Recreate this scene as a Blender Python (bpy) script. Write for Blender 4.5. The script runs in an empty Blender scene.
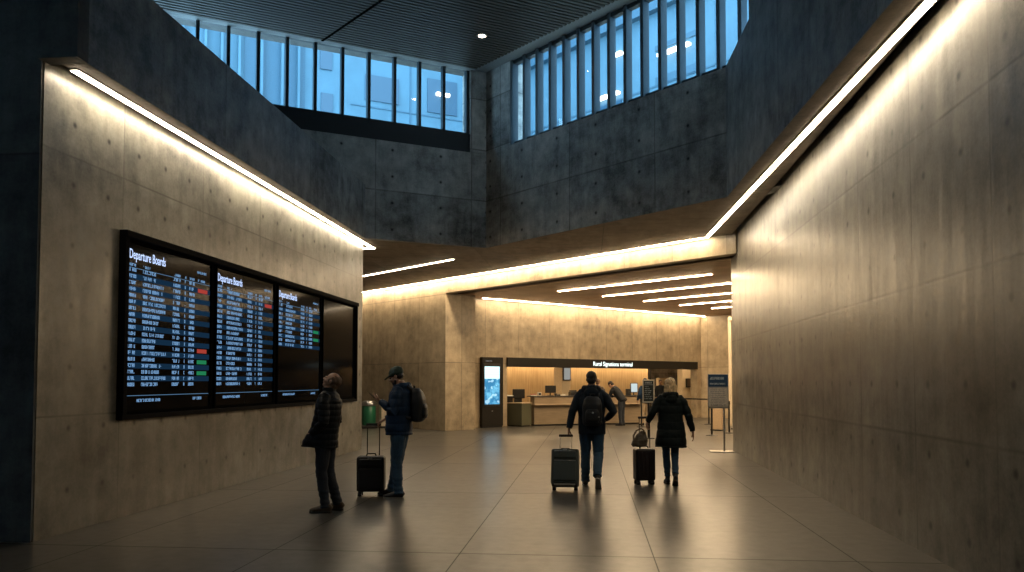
import bpy, bmesh, math, random
from mathutils import Vector, Matrix, noise
random.seed(7)
C = bpy.context.scene.collection
sc = bpy.context.scene
PI = math.pi
R = math.radians

# ------------------------------------------------------------------ materials
def nt_new(name):
    m = bpy.data.materials.new(name); m.use_nodes = True
    nt = m.node_tree
    for n in list(nt.nodes): nt.nodes.remove(n)
    out = nt.nodes.new('ShaderNodeOutputMaterial')
    return m, nt, out
class NB:
    def __init__(s, nt): s.nt = nt
    def n(s, t, **k):
        x = s.nt.nodes.new(t)
        for a, b in k.items(): setattr(x, a, b)
        return x
    def l(s, a, b): s.nt.links.new(a, b)
    def math(s, op, a, b=None, c=None, clamp=False):
        x = s.n('ShaderNodeMath', operation=op); x.use_clamp = clamp
        for i, v in enumerate((a, b, c)):
            if v is None: continue
            if isinstance(v, (int, float)): x.inputs[i].default_value = v
            else: s.l(v, x.inputs[i])
        return x.outputs[0]
    def noise(s, vec, scale, detail=4, rough=.55):
        x = s.n('ShaderNodeTexNoise'); x.inputs['Scale'].default_value = scale
        x.inputs['Detail'].default_value = detail; x.inputs['Roughness'].default_value = rough
        if vec is not None: s.l(vec, x.inputs['Vector'])
        return x.outputs['Fac']
    def mapping(s, vec, sx, sy, sz):
        x = s.n('ShaderNodeMapping'); x.inputs['Scale'].default_value = (sx, sy, sz)
        s.l(vec, x.inputs['Vector']); return x.outputs[0]
    def ramp(s, fac, p0, c0, p1, c1):
        x = s.n('ShaderNodeValToRGB'); e = x.color_ramp.elements
        e[0].position = p0; e[0].color = (*c0, 1); e[1].position = p1; e[1].color = (*c1, 1)
        s.l(fac, x.inputs[0]); return x.outputs[0]
    def mix(s, fac, a, b, mode='MIX'):
        x = s.n('ShaderNodeMix', data_type='RGBA', blend_type=mode)
        for i, v in ((0, fac), (6, a), (7, b)):
            if isinstance(v, (int, float)): x.inputs[i].default_value = v
            elif isinstance(v, tuple): x.inputs[i].default_value = (*v, 1)
            else: s.l(v, x.inputs[i])
        return x.outputs[2]
def simple(name, col, rough=.5, metal=0, spec=.5, bump=0, bscale=40, var=.12, coat=0, sheen=0):
    m, nt, out = nt_new(name); b = NB(nt)
    p = b.n('ShaderNodeBsdfPrincipled'); b.l(p.outputs[0], out.inputs[0])
    tc = b.n('ShaderNodeTexCoord').outputs['Object']
    f = b.noise(tc, bscale)
    dk = tuple(c*(1-var) for c in col); lt = tuple(min(1, c*(1+var)) for c in col)
    b.l(b.ramp(f, .35, dk, .65, lt), p.inputs['Base Color'])
    p.inputs['Roughness'].default_value = rough; p.inputs['Metallic'].default_value = metal
    p.inputs['Specular IOR Level'].default_value = spec
    if coat: p.inputs['Coat Weight'].default_value = coat
    if sheen: p.inputs['Sheen Weight'].default_value = sheen
    if bump:
        bp = b.n('ShaderNodeBump'); bp.inputs['Strength'].default_value = bump; bp.inputs['Distance'].default_value = .01
        b.l(f, bp.inputs['Height']); b.l(bp.outputs[0], p.inputs['Normal'])
    return m
def emit(name, col, strength):
    m, nt, out = nt_new(name); b = NB(nt)
    e = b.n('ShaderNodeEmission'); e.inputs[0].default_value = (*col, 1); e.inputs[1].default_value = strength
    b.l(e.outputs[0], out.inputs[0]); return m
def concrete(name, su, ou, sv, ov, hu, hou, hv, hov, col=(.225, .20, .155), rough=(.28, .5), bumpk=1., var=1., jw=1., hr=.033):
    m, nt, out = nt_new(name); b = NB(nt)
    p = b.n('ShaderNodeBsdfPrincipled'); b.l(p.outputs[0], out.inputs[0])
    uv = b.n('ShaderNodeUVMap').outputs[0]
    sp = b.n('ShaderNodeSeparateXYZ'); b.l(uv, sp.inputs[0]); u, v = sp.outputs[0], sp.outputs[1]
    U = b.math('SUBTRACT', u, ou); Vv = b.math('SUBTRACT', v, ov)
    ju = b.math('PINGPONG', U, su/2); jv = b.math('PINGPONG', Vv, sv/2)
    def line(d, w): return b.math('SUBTRACT', 1, b.math('DIVIDE', d, w), clamp=True)
    brk = b.noise(b.mapping(uv, .9, .9, 1), 1.3, 2)
    brk = b.math('MULTIPLY_ADD', brk, 2.2, -.3, clamp=True)
    J = b.math('MAXIMUM', b.math('MULTIPLY', line(ju, .016*jw), brk), b.math('MULTIPLY', line(jv, .018*jw), brk))
    dh = b.math('PINGPONG', b.math('SUBTRACT', u, hou), hu/2); dv = b.math('PINGPONG', b.math('SUBTRACT', v, hov), hv/2)
    rr = b.math('SQRT', b.math('ADD', b.math('MULTIPLY', dh, dh), b.math('MULTIPLY', dv, dv)))
    hole = b.math('SUBTRACT', 1.35, b.math('DIVIDE', rr, hr), clamp=True)
    halo = b.math('SUBTRACT', 1, b.math('DIVIDE', rr, .09), clamp=True)
    wav0 = b.noise(b.mapping(uv, 1.8, .5, 1), 1.2, 1, .4)
    # cell tone
    cx = b.math('FLOOR', b.math('DIVIDE', U, su)); cy = b.math('FLOOR', b.math('DIVIDE', Vv, sv))
    cmb = b.n('ShaderNodeCombineXYZ'); b.l(cx, cmb.inputs[0]); b.l(cy, cmb.inputs[1])
    wn = b.n('ShaderNodeTexWhiteNoise', noise_dimensions='3D'); b.l(cmb.outputs[0], wn.inputs[0])
    big = b.noise(uv, .7, 5, .6)
    streak = b.noise(b.mapping(uv, 3.0, .5, 1), 1.6, 6, .7)
    fine = b.noise(uv, 28, 5, .7)
    cloud = b.noise(uv, 3.2, 6, .65)
    t = b.math('ADD', b.math('ADD', b.math('MULTIPLY', big, .36), b.math('MULTIPLY', streak, .20)),
               b.math('ADD', b.math('MULTIPLY', cloud, .30), b.math('MULTIPLY', fine, .14)))
    t = b.math('ADD', t, b.math('MULTIPLY', b.math('SUBTRACT', wn.outputs[0], .5), .07))
    k = .62*var
    dk = tuple(c*(1-k*.95) for c in col); lt = tuple(c*(1+k*.75) for c in col)
    cc = b.ramp(t, .39, dk, .61, lt)
    cc = b.mix(b.math('MULTIPLY', J, .8), cc, (.05, .042, .032))
    cc = b.mix(b.math('MULTIPLY', halo, .3), cc, (.06, .045, .03))
    cc = b.mix(hole, cc, (.012, .01, .008))
    b.l(cc, p.inputs['Base Color'])
    rn = b.math('MULTIPLY_ADD', b.math('ADD', b.math('MULTIPLY', big, .6), b.math('MULTIPLY', wav0, .4)), (rough[1]-rough[0])*2.2, rough[0]-(rough[1]-rough[0])*.6, clamp=True)
    rn = b.math('MAXIMUM', rn, .285)
    b.l(rn, p.inputs['Roughness'])
    wav = b.noise(b.mapping(uv, 2.6, .55, 1), 1.6, 2, .4)
    h = b.math('ADD', b.math('MULTIPLY', fine, .003), b.math('MULTIPLY', cloud, .012))
    h = b.math('ADD', h, b.math('MULTIPLY', wav, .5))
    h = b.math('SUBTRACT', h, b.math('MULTIPLY', J, .05))
    bp = b.n('ShaderNodeBump'); bp.inputs['Strength'].default_value = .5*bumpk; bp.inputs['Distance'].default_value = .03
    b.l(h, bp.inputs['Height']); b.l(bp.outputs[0], p.inputs['Normal'])
    return m

M = {}
M['conc_left'] = concrete('concrete_left', 1.9, 8.82, 2.77, 1.23, .6, 7.93, .65, 4.35, col=(.21, .20, .165), var=1.2)
M['conc_right'] = concrete('concrete_right', 1.6, 8.06, 1.41, 1.09, .775, 6.2, .645, 2.86, rough=(.295, .40), bumpk=.9, col=(.195, .18, .145), var=1.25, jw=1.4, hr=.038)
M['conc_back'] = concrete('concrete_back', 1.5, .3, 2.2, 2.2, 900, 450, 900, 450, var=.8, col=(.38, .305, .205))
M['conc_up'] = concrete('concrete_upper', 2.4, .5, 1.25, 4.75, 1.2, .9, .62, 5.1, col=(.40, .385, .36), rough=(.5, .7), bumpk=.4, var=1.35, jw=1.3, hr=.034)
M['conc_fascia'] = concrete('concrete_fascia', 3.4, .5, 9, 2, 900, 450, 900, 450, col=(.36, .37, .36), rough=(.45, .6), bumpk=.4, var=1.3)
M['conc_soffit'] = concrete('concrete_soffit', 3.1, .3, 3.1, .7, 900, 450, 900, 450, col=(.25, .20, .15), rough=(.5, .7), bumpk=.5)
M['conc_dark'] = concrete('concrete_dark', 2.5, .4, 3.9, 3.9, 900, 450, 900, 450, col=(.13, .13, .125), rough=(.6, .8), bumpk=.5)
M['matte_black'] = simple('matte_black', (.006, .006, .006), 1, spec=0)
M['black'] = simple('black_metal', (.012, .012, .012), .4)
M['mullion'] = simple('dark_mullion', (.02, .028, .035), .45)
M['fin'] = simple('blue_grey_fin', (.06, .075, .09), .4)
M['ledge'] = simple('dark_ledge', (.02, .022, .024), .6)
M['pale_panel'] = simple('pale_reveal', (.32, .33, .33), .6)
M['strip'] = emit('strip_glow', (1, .83, .60), 35); M['strip_r'] = emit('right_strip_glow', (1, .83, .60), 25); M['strip_b'] = emit('beam_strip_glow', (1, .77, .50), 70)
M['strip_cool'] = emit('hall_strip_glow', (1, .72, .42), 108)
M['cove'] = emit('added_cove_glow', (1, .70, .38), 38)  # glow of the two strips added to light the ticket hall
M['alu'] = simple('brushed_aluminium', (.55, .52, .48), .3, metal=.9)
M['steel'] = simple('steel', (.5, .5, .5), .3, metal=1)

def floor_mat():
    m, nt, out = nt_new('granite_floor'); b = NB(nt)
    p = b.n('ShaderNodeBsdfPrincipled'); b.l(p.outputs[0], out.inputs[0])
    uv = b.n('ShaderNodeTexCoord').outputs['Object']
    sp = b.n('ShaderNodeSeparateXYZ'); b.l(uv, sp.inputs[0]); u, v = sp.outputs[0], sp.outputs[1]
    def line(d, w): return b.math('SUBTRACT', 1, b.math('DIVIDE', d, w), clamp=True)
    j1 = line(b.math('PINGPONG', b.math('SUBTRACT', u, .57), .89), .011)
    j2 = line(b.math('PINGPONG', b.math('SUBTRACT', v, 7.42), 2.), .019)
    j3 = line(b.math('PINGPONG', b.math('SUBTRACT', v, 7.42), .667), .010)
    J = b.math('MAXIMUM', b.math('MAXIMUM', j1, j2), b.math('MULTIPLY', j3, .45))
    fine = b.noise(uv, 90, 3, .8); mid = b.noise(uv, 7, 4, .6); big = b.noise(uv, .8, 4, .6)
    cx = b.math('FLOOR', b.math('DIVIDE', b.math('SUBTRACT', u, .57), 1.78)); cy = b.math('FLOOR', b.math('DIVIDE', b.math('SUBTRACT', v, 7.42), 1.334))
    cmb = b.n('ShaderNodeCombineXYZ'); b.l(cx, cmb.inputs[0]); b.l(cy, cmb.inputs[1])
    wn = b.n('ShaderNodeTexWhiteNoise', noise_dimensions='3D'); b.l(cmb.outputs[0], wn.inputs[0])
    t = b.math('ADD', b.math('MULTIPLY', fine, .4), b.math('ADD', b.math('MULTIPLY', mid, .3), b.math('MULTIPLY', big, .3)))
    t = b.math('ADD', t, b.math('MULTIPLY', b.math('SUBTRACT', wn.outputs[0], .5), .08))
    cc = b.ramp(t, .35, (.032, .031, .028), .66, (.105, .098, .083))
    cc = b.mix(b.math('MULTIPLY', J, .9), cc, (.01, .018, .015))
    b.l(cc, p.inputs['Base Color'])
    rn = b.math('MAXIMUM', b.math('MAXIMUM', b.math('MULTIPLY_ADD', big, .10, .25, clamp=True), .283), b.math('MULTIPLY', J, .6)); p.inputs['IOR'].default_value = 1.36
    b.l(rn, p.inputs['Roughness'])
    b.l(b.math('MULTIPLY', b.math('SUBTRACT', 1, b.math('MULTIPLY', J, .85)), b.math('ADD', b.math('MULTIPLY_ADD', mid, .35, .28), b.math('MULTIPLY', wn.outputs[0], .08))), p.inputs['Specular IOR Level'])
    h = b.math('SUBTRACT', b.math('MULTIPLY', big, .1), b.math('MULTIPLY', J, .3))
    bp = b.n('ShaderNodeBump'); bp.inputs['Strength'].default_value = .1; bp.inputs['Distance'].default_value = .006
    b.l(h, bp.inputs['Height']); b.l(bp.outputs[0], p.inputs['Normal'])
    return m
M['floor'] = floor_mat()
def wood_mat(name, c0, c1, scale=(1, 12, 1), rough=.5):
    m, nt, out = nt_new(name); b = NB(nt)
    p = b.n('ShaderNodeBsdfPrincipled'); b.l(p.outputs[0], out.inputs[0])
    uv = b.n('ShaderNodeUVMap').outputs[0]
    f = b.noise(b.mapping(uv, *scale), 2.2, 5, .6); g = b.noise(uv, .9, 3)
    t = b.math('ADD', b.math('MULTIPLY', f, .6), b.math('MULTIPLY', g, .4))
    b.l(b.ramp(t, .36, c0, .64, c1), p.inputs['Base Color']); p.inputs['Roughness'].default_value = rough
    return m
M['wood_ceiling'] = wood_mat('brown_board_ceiling', (.26, .15, .08), (.55, .35, .19), (.5, 9, 1), .45)
M['amber_wall'] = wood_mat('amber_timber_wall', (.42, .29, .15), (.60, .44, .25), (7, .4, 1), .5)
M['counter'] = wood_mat('counter_laminate', (.26, .20, .13), (.36, .28, .19), (1, 8, 1), .4)
M['counter_end'] = simple('olive_counter_end', (.085, .085, .05), .5)
M['counter_top'] = simple('counter_top', (.42, .31, .2), .35)
M['dark_top'] = simple('dark_counter_top', (.03, .028, .025), .35)
M['kiosk'] = simple('kiosk_body', (.017, .015, .012), .5, spec=.2)
M['cream'] = simple('cream_plaster', (.62, .52, .38), .6)
def glass_mat():
    m, nt, out = nt_new('window_glass'); b = NB(nt)
    tr = b.n('ShaderNodeBsdfTransparent'); tr.inputs[0].default_value = (.86, .93, .97, 1)
    gl = b.n('ShaderNodeBsdfGlossy'); gl.inputs['Roughness'].default_value = .02; gl.inputs[0].default_value = (1, 1, 1, 1)
    gm = b.n('ShaderNodeNewGeometry'); dt = b.n('ShaderNodeVectorMath', operation='DOT_PRODUCT'); b.l(gm.outputs['Normal'], dt.inputs[0]); b.l(gm.outputs['Incoming'], dt.inputs[1])
    fr_ = b.math('MULTIPLY_ADD', b.math('POWER', b.math('SUBTRACT', 1, b.math('ABSOLUTE', dt.outputs['Value'])), 5), .9, .05)
    mx = b.n('ShaderNodeMixShader'); b.l(fr_, mx.inputs[0]); b.l(tr.outputs[0], mx.inputs[1]); b.l(gl.outputs[0], mx.inputs[2])
    b.l(mx.outputs[0], out.inputs[0]); return m
M['glass'] = glass_mat()

# ------------------------------------------------------------------ mesh helpers
class MB:
    """collects shapes; build() links them as one mesh object"""
    def __init__(s): s.bm = bmesh.new()
    def _x(s, vs, mat):
        if mat is not None:
            for v in vs: v.co = mat @ v.co
    def box(s, x0, x1, y0, y1, z0, z1, bev=0, mat=None, seg=2):
        r = bmesh.ops.create_cube(s.bm, size=1); vs = r['verts']
        for v in vs: v.co = Vector(((x0+x1)/2+v.co.x*(x1-x0), (y0+y1)/2+v.co.y*(y1-y0), (z0+z1)/2+v.co.z*(z1-z0)))
        if bev:
            es = list({e for v in vs for e in v.link_edges})
            rr = bmesh.ops.bevel(s.bm, geom=es+vs, offset=bev, segments=seg, profile=.6, affect='EDGES')
            vs = [v for v in rr['verts']]
        s._x(vs, mat); return vs
    def cyl(s, p0, p1, r0, r1=None, n=12, cap=True):
        r1 = r0 if r1 is None else r1
        p0, p1 = Vector(p0), Vector(p1); d = p1-p0
        q = d.to_track_quat('Z', 'Y').to_matrix().to_4x4()
        r = bmesh.ops.create_cone(s.bm, cap_ends=cap, segments=n, radius1=r0, radius2=r1, depth=d.length, matrix=Matrix.Translation((p0+p1)/2) @ q)
        return r['verts']
    def ell(s, c, r, n=16, mat=None, rot=None):
        m = Matrix.Translation(Vector(c)) @ (rot.to_4x4() if rot else Matrix.Identity(4)) @ Matrix.Diagonal((*r, 1))
        if mat is not None: m = mat @ m
        return bmesh.ops.create_uvsphere(s.bm, u_segments=n, v_segments=max(6, n//2+2), radius=1, matrix=m)['verts']
    def tube(s, pts, rad, n=10, up=None):
        """pts list of vectors, rad list of r or (rx,ry); rings perpendicular to path; rx along 'side', ry along 'front'"""
        pts = [Vector(p) for p in pts]; rings = []
        for i, p in enumerate(pts):
            if i == 0: d = pts[1]-p
            elif i == len(pts)-1: d = p-pts[i-1]
            else: d = (pts[i+1]-p).normalized()+(p-pts[i-1]).normalized()
            d.normalize()
            ref = Vector(up) if up else Vector((0, 1, 0))
            if abs(d.dot(ref)) > .95: ref = Vector((0, 0, 1)) if abs(d.z) < .9 else Vector((1, 0, 0))
            side = d.cross(ref).normalized(); front = side.cross(d).normalized()
            r = rad[i] if isinstance(rad, (list, tuple)) else rad
            rx, ry = r if isinstance(r, (list, tuple)) else (r, r)
            rings.append([s.bm.verts.new(p+side*rx*math.cos(2*PI*k/n)+front*ry*math.sin(2*PI*k/n)) for k in range(n)])
        for a, b_ in zip(rings[:-1], rings[1:]):
            for k in range(n): s.bm.faces.new((a[k], a[(k+1) % n], b_[(k+1) % n], b_[k]))
        s.bm.faces.new(list(reversed(rings[0]))); s.bm.faces.new(rings[-1])
        return [v for r in rings for v in r]
    def rings(s, rr, n=20, pw=2.):
        """stack of horizontal rings (cx,cy,z,rx,ry); superellipse power pw"""
        L = []
        for (cx, cy, z, rx, ry) in rr:
            L.append([])
            for k in range(n):
                a = 2*PI*k/n; c_, s_ = math.cos(a), math.sin(a)
                L[-1].append(s.bm.verts.new((cx+rx*math.copysign(abs(c_)**(2/pw), c_), cy+ry*math.copysign(abs(s_)**(2/pw), s_), z)))
        for a, b_ in zip(L[:-1], L[1:]):
            for k in range(n): s.bm.faces.new((a[k], a[(k+1) % n], b_[(k+1) % n], b_[k]))
        s.bm.faces.new(list(reversed(L[0]))); s.bm.faces.new(L[-1])
        return [v for r in L for v in r]
    def lathe(s, prof, n=24, c=(0, 0)):
        s.rings([(c[0], c[1], z, r, r) for r, z in prof], n)
    def quad(s, a, b_, c, d): s.bm.faces.new([s.bm.verts.new(Vector(p)) for p in (a, b_, c, d)])
    def build(s, name, mat, parent=None, smooth=False, normals=True):
        if normals: bmesh.ops.recalc_face_normals(s.bm, faces=s.bm.faces)
        me = bpy.data.meshes.new(name); s.bm.to_mesh(me); s.bm.free()
        me.materials.append(mat if not isinstance(mat, str) else M[mat])
        if smooth:
            me.polygons.foreach_set('use_smooth', [True]*len(me.polygons))
            if smooth == 'auto': me.set_sharp_from_angle(angle=R(38))
        o = bpy.data.objects.new(name, me); C.objects.link(o)
        if parent: o.parent = parent
        return o
def tag(o, label=None, cat=None, group=None, kind=None):
    if label: o['label'] = label
    if cat: o['category'] = cat
    if group: o['group'] = group
    if kind: o['kind'] = kind
    return o
def empty(name, loc=(0, 0, 0), rz=0, label=None, cat=None, group=None, kind=None):
    o = bpy.data.objects.new(name, None); C.objects.link(o); o.empty_display_size = .1
    o.location = loc; o.rotation_euler = (0, 0, rz)
    return tag(o, label, cat, group, kind)
def copy_tree(o, parent=None):
    c = o.copy(); C.objects.link(c)
    if parent: c.parent = parent
    for ch in [x for x in bpy.data.objects if x.parent == o]: copy_tree(ch, c)
    return c
def uvmesh(name, verts, faces, mat, parent=None, kind='structure'):
    """mesh with metric UVs: walls u along the wall, v = height; horizontal faces u,v = x,y"""
    me = bpy.data.meshes.new(name); me.from_pydata([tuple(v) for v in verts], [], faces)
    uv = me.uv_layers.new(name='UVMap')
    for p in me.polygons:
        n = p.normal
        for li in p.loop_indices:
            co = me.vertices[me.loops[li].vertex_index].co
            if abs(n.z) > .7: uv.data[li].uv = (co.x, co.y)
            else:
                d = Vector((-n.y, n.x, 0)).normalized()
                if (abs(d.y) > abs(d.x) and d.y < 0) or (abs(d.x) >= abs(d.y) and d.x < 0): d = -d
                uv.data[li].uv = (co.dot(d), co.z)
    me.materials.append(M[mat] if isinstance(mat, str) else mat)
    o = bpy.data.objects.new(name, me); C.objects.link(o)
    if parent: o.parent = parent
    elif kind: o['kind'] = kind
    return o
def prism(name, poly, z0, z1, mat, parent=None, kind='structure'):
    a = sum(poly[i][0]*poly[(i+1) % len(poly)][1]-poly[(i+1) % len(poly)][0]*poly[i][1] for i in range(len(poly)))
    if a < 0: poly = list(reversed(poly))
    n = len(poly)
    vs = [(x, y, z0) for x, y in poly]+[(x, y, z1) for x, y in poly]
    fs = [list(range(n))[::-1], list(range(n, 2*n))]+[[i, (i+1) % n, n+(i+1) % n, n+i] for i in range(n)]
    return uvmesh(name, vs, fs, mat, parent, kind)
def wallseg(name, a, b_, z0, z1, t, mat, parent=None, kind='structure'):
    """wall from a to b; thickness t to the left of a->b"""
    a, b_ = Vector(a), Vector(b_); d = (b_-a).normalized(); n = Vector((-d.y, d.x))*t
    return prism(name, [tuple(a), tuple(b_), tuple(b_+n), tuple(a+n)], z0, z1, mat, parent, kind)

# ------------------------------------------------------------------ key points (metres; x right, y down the hall)
HS, HC, HT = 4.85, 4.43, 9.2
cor = Vector((-2.52, 19.3)); rfc = Vector((2.42, 14.33))
Ld = Vector((math.cos(R(32)), math.sin(R(32)))); Ln = Vector((-Ld.y, Ld.x))
Rd = (rfc-cor).normalized(); Rn = Vector((-Rd.y, Rd.x))          # Rn points outside (away from hall)
P0 = Vector((-4.62, 25.35))                                        # the column corner
def beam_y(x): return 21.01-.939*x
Lfar = cor-Ld*9.4
def T(x, d, z=0): return (x-.7071*d, x+30.95+.7071*d, z)          # frame of the back wall: x along, d behind it

# ------------------------------------------------------------------ setting
o = uvmesh('floor', [(-12, -8, 0), (14, -8, 0), (14, 48, 0), (-12, 48, 0)], [[0, 1, 2, 3]], 'floor')
prism('wall_left', [(-5.52, 7.53), (-5.345, 18.42), (-6.1, 18.42), (-6.1, 7.53)], 0, 5.1, 'conc_left')
prism('wall_left_end', [(-5.53, 7.5), (-12, 7.5), (-12, 7.9), (-5.53, 7.9)], 0, HT, 'conc_dark')
prism('wall_left_block', [(-5.53, 7.44), (-5.108, 7.44), (-5.108, 7.62), (-5.53, 7.62)], HS+.002, HT, 'conc_dark')
prism('wall_right', [(2.84, -8), (3.27, 18.9), (4.0, 18.9), (3.6, -8)], 0, 5.15, 'conc_right')
prism('wall_left_upper', [(-5.11, 7.6), (-5.09, 17.9), (-5.32, 17.8), (-5.32, 7.6)], HS+.003, 6.08, 'conc_fascia')
prism('wall_right_upper', [(2.42, 14.33), (2.459, 12.43), (2.86, 12.43), (2.86, 13.9)], HS+.003, 7.18, 'conc_fascia')
prism('wall_right_upper', [(2.459, 12.43), (2.59, 7), (2.78, -8), (2.98, -8), (2.98, 12.43)], HS+.003, HT+.2, 'conc_fascia')
prism('wall_back_upper', [tuple(cor), tuple(Lfar), tuple(Lfar+Ln*.4), tuple(cor+Ln*.4)], HS+.003, 7.16, 'conc_up')
prism('wall_back_upper', [tuple(cor), tuple(rfc+Rd*1.7), tuple(rfc+Rd*1.7+Rn*.4), tuple(cor+Rn*.4)], HS+.003, 7.18, 'conc_up')
# corner pier between the two window banks
pl = cor-Ld*.42; pr = cor+Rd*.93
prism('wall_corner_upper', [tuple(cor), tuple(pr), tuple(pr+Rn*.5), tuple(cor+Vector((0, .9))), tuple(pl+Ln*.5), tuple(pl)], 7.17, HT, 'conc_up')
# soffit ring round the opening, and the dropped beam
gap = .13
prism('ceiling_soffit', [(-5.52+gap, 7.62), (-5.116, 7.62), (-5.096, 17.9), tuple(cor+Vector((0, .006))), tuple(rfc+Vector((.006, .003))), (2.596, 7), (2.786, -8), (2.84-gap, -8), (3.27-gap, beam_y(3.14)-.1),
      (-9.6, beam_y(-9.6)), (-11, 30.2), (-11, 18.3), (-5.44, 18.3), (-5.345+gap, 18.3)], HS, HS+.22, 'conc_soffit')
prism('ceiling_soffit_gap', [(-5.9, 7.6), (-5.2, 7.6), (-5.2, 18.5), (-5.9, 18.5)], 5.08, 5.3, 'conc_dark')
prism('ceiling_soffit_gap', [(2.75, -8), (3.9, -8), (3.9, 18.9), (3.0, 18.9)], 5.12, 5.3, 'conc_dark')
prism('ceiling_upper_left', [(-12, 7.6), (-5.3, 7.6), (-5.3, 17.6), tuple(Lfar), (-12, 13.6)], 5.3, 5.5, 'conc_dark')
bt = Vector((.68, .733))*.55
bl = Vector((-10.2, beam_y(-10.2))); br = Vector((3.22, beam_y(3.22)))
prism('wall_beam', [tuple(P0), tuple(br), tuple(br+bt), tuple(P0+bt)], HC, 5.1, 'conc_back')
Q0 = P0+Vector((.84, .84))
prism('wall_back_left', [tuple(bl), tuple(P0), tuple(Q0), tuple(Q0+Vector((-.9, .9))), tuple(bl+Vector((.3, 1.5)))], 0, 5.1, 'conc_back')
# lower ceiling of the ticket hall
lc = [tuple(P0+bt*.5), tuple(br+bt*.5), (3.6, 18.0), (13, 18), (13, 34), (9, 36), (5.2, 37), (-4.6, 27.3)]
prism('ceiling_lower', lc, HC, HC+.2, 'wood_ceiling')
# back wall with its long opening
xa, xb = -2.91, 4.65
def bw(name, x0, x1, z0, z1, mat='conc_back', t=.35, d0=0):
    return prism(name, [T(x0, d0)[:2], T(x1, d0)[:2], T(x1, d0+t)[:2], T(x0, d0+t)[:2]], z0, z1, mat)
bw('wall_back', -4.6, xa, 0, 4.6); bw('wall_back', xa, xb, 2.42, 4.6); bw('wall_back', xb, 5.05, 0, 4.6)
wallseg('wall_back_return', (5.06, 36.01), (12.9, 28.6), 0, 4.6, -.3, 'conc_back')
prism('wall_hall_right', [(12.6, 18.3), (13, 18.3), (13, 30), (12.6, 30)], 0, 4.6, 'conc_dark')
prism('wall_hall_front', [(3.9, 18.3), (13, 18.3), (13, 18.9), (3.9, 18.9)], 0, 4.6, 'conc_dark')
prism('wall_far_left', [(-10.6, 18.3), (-10.2, 18.3), (-10.2, 31), (-10.6, 31)], 0, 5.1, 'conc_dark')
prism('wall_left_return', [(-6.0, 18.05), (-10.6, 18.05), (-10.6, 18.41), (-6.0, 18.41)], 0, 5.1, 'conc_dark')
# rear of the concourse, behind the viewer
for q in ((-12, 4, 0, 7.4), (-12, -11, 7.4, HT), (-7.25, 4, 7.4, HT), (-11, -7.25, 8.8, HT)):
    prism('wall_rear', [(q[0], -8.3), (q[1], -8.3), (q[1], -8), (q[0], -8)], q[2], q[3], 'conc_dark')
prism('wall_far_side', [(-12.3, -8), (-12, -8), (-12, 14), (-12.3, 14)], 0, HT, 'conc_dark')
wallseg('wall_far_side', tuple(Lfar), (-12.1, Lfar.y-.6), 5.3, HT, .3, 'conc_dark')
prism('wall_right_cap', [(2.9, -8), (3.95, -8), (3.95, 18.9), (2.9, 12.4)], HT-.05, HT+.3, 'conc_dark')

# slatted ceiling
ce = [(-12, -8), (3.9, -8), tuple(Vector((3.9, cor.y-(3.9-cor.x)*1.006))), tuple(cor), tuple(Lfar), (-12, 12)]
ce = [(-12, -8), (3.9, -8), (3.9, 12.9), tuple(cor+Rn*.4+Rd*0), tuple(cor+Ln*.8), tuple(Lfar+Ln*.8), (-12, 14.4)]
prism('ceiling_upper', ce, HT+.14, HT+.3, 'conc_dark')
mb = MB()
import itertools
def clip_line(poly, p, d):
    ts = []
    for i in range(len(poly)):
        a = Vector(poly[i]); b_ = Vector(poly[(i+1) % len(poly)]); e = b_-a
        den = d.x*e.y-d.y*e.x
        if abs(den) < 1e-9: continue
        t = ((a.x-p.x)*e.y-(a.y-p.y)*e.x)/den; s_ = ((a.x-p.x)*d.y-(a.y-p.y)*d.x)/den
        if 0 <= s_ < 1: ts.append(t)
    return sorted(ts)
ic = cor+Vector((-.261, -.305))
inner = [(-11.9, -7.9), (2.7, -7.9), (2.42, 13.93-.3+.3), tuple(ic), tuple(ic-Ld*9.4), (-11.9, 13)]
sd = Ld; sn = Vector((-sd.y, sd.x))
k = -160
while k < 190:
    p = cor+sn*(k*.12)
    ts = clip_line(inner, p, sd)
    for a, b_ in zip(ts[0::2], ts[1::2]):
        if b_-a < .3: continue
        A = p+sd*a; B = p+sd*b_; w = sn*.034
        v = [mb.bm.verts.new((q.x, q.y, z)) for z in (HT-.05, HT+.02) for q in (A-w, B-w, B+w, A+w)]
        for f in ((3, 2, 1, 0), (4, 5, 6, 7), (0, 1, 5, 4), (1, 2, 6, 5), (2, 3, 7, 6), (3, 0, 4, 7)): mb.bm.faces.new([v[i] for i in f])
    k += 1
M['slat'] = simple('dark_ceiling_slats', (.085, .07, .055), .55)
tag(mb.build('ceiling_slats', 'slat'), kind='structure')
prism('ceiling_slat_backing', inner, HT+.02, HT+.05, 'black')
sm = MB()                                                    # seam between the slat panels
s0 = Vector((-5.9, 17.0)); sdir = Vector((.72, -.69))
prism('trim_1', [tuple(s0-Vector((.02, .02))), tuple(s0+Vector((.02, .02))), tuple(s0+sdir*12+Vector((.02, .02))), tuple(s0+sdir*12-Vector((.02, .02)))], HT-.056, HT-.045, 'matte_black'); sm.bm.free()
# pale reveal between slats and glazing
prism('ceiling_reveal', [tuple(cor+Rn*.1), tuple(ic), (2.42, 13.93), (3.8, 12.5), (3.8, 12.95)], HT, HT+.06, 'pale_panel')
prism('ceiling_reveal', [tuple(cor+Ln*.1), tuple(ic), tuple(ic-Ld*9.4), tuple(Lfar+Ln*.1)], HT, HT+.06, 'pale_panel')

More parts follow.
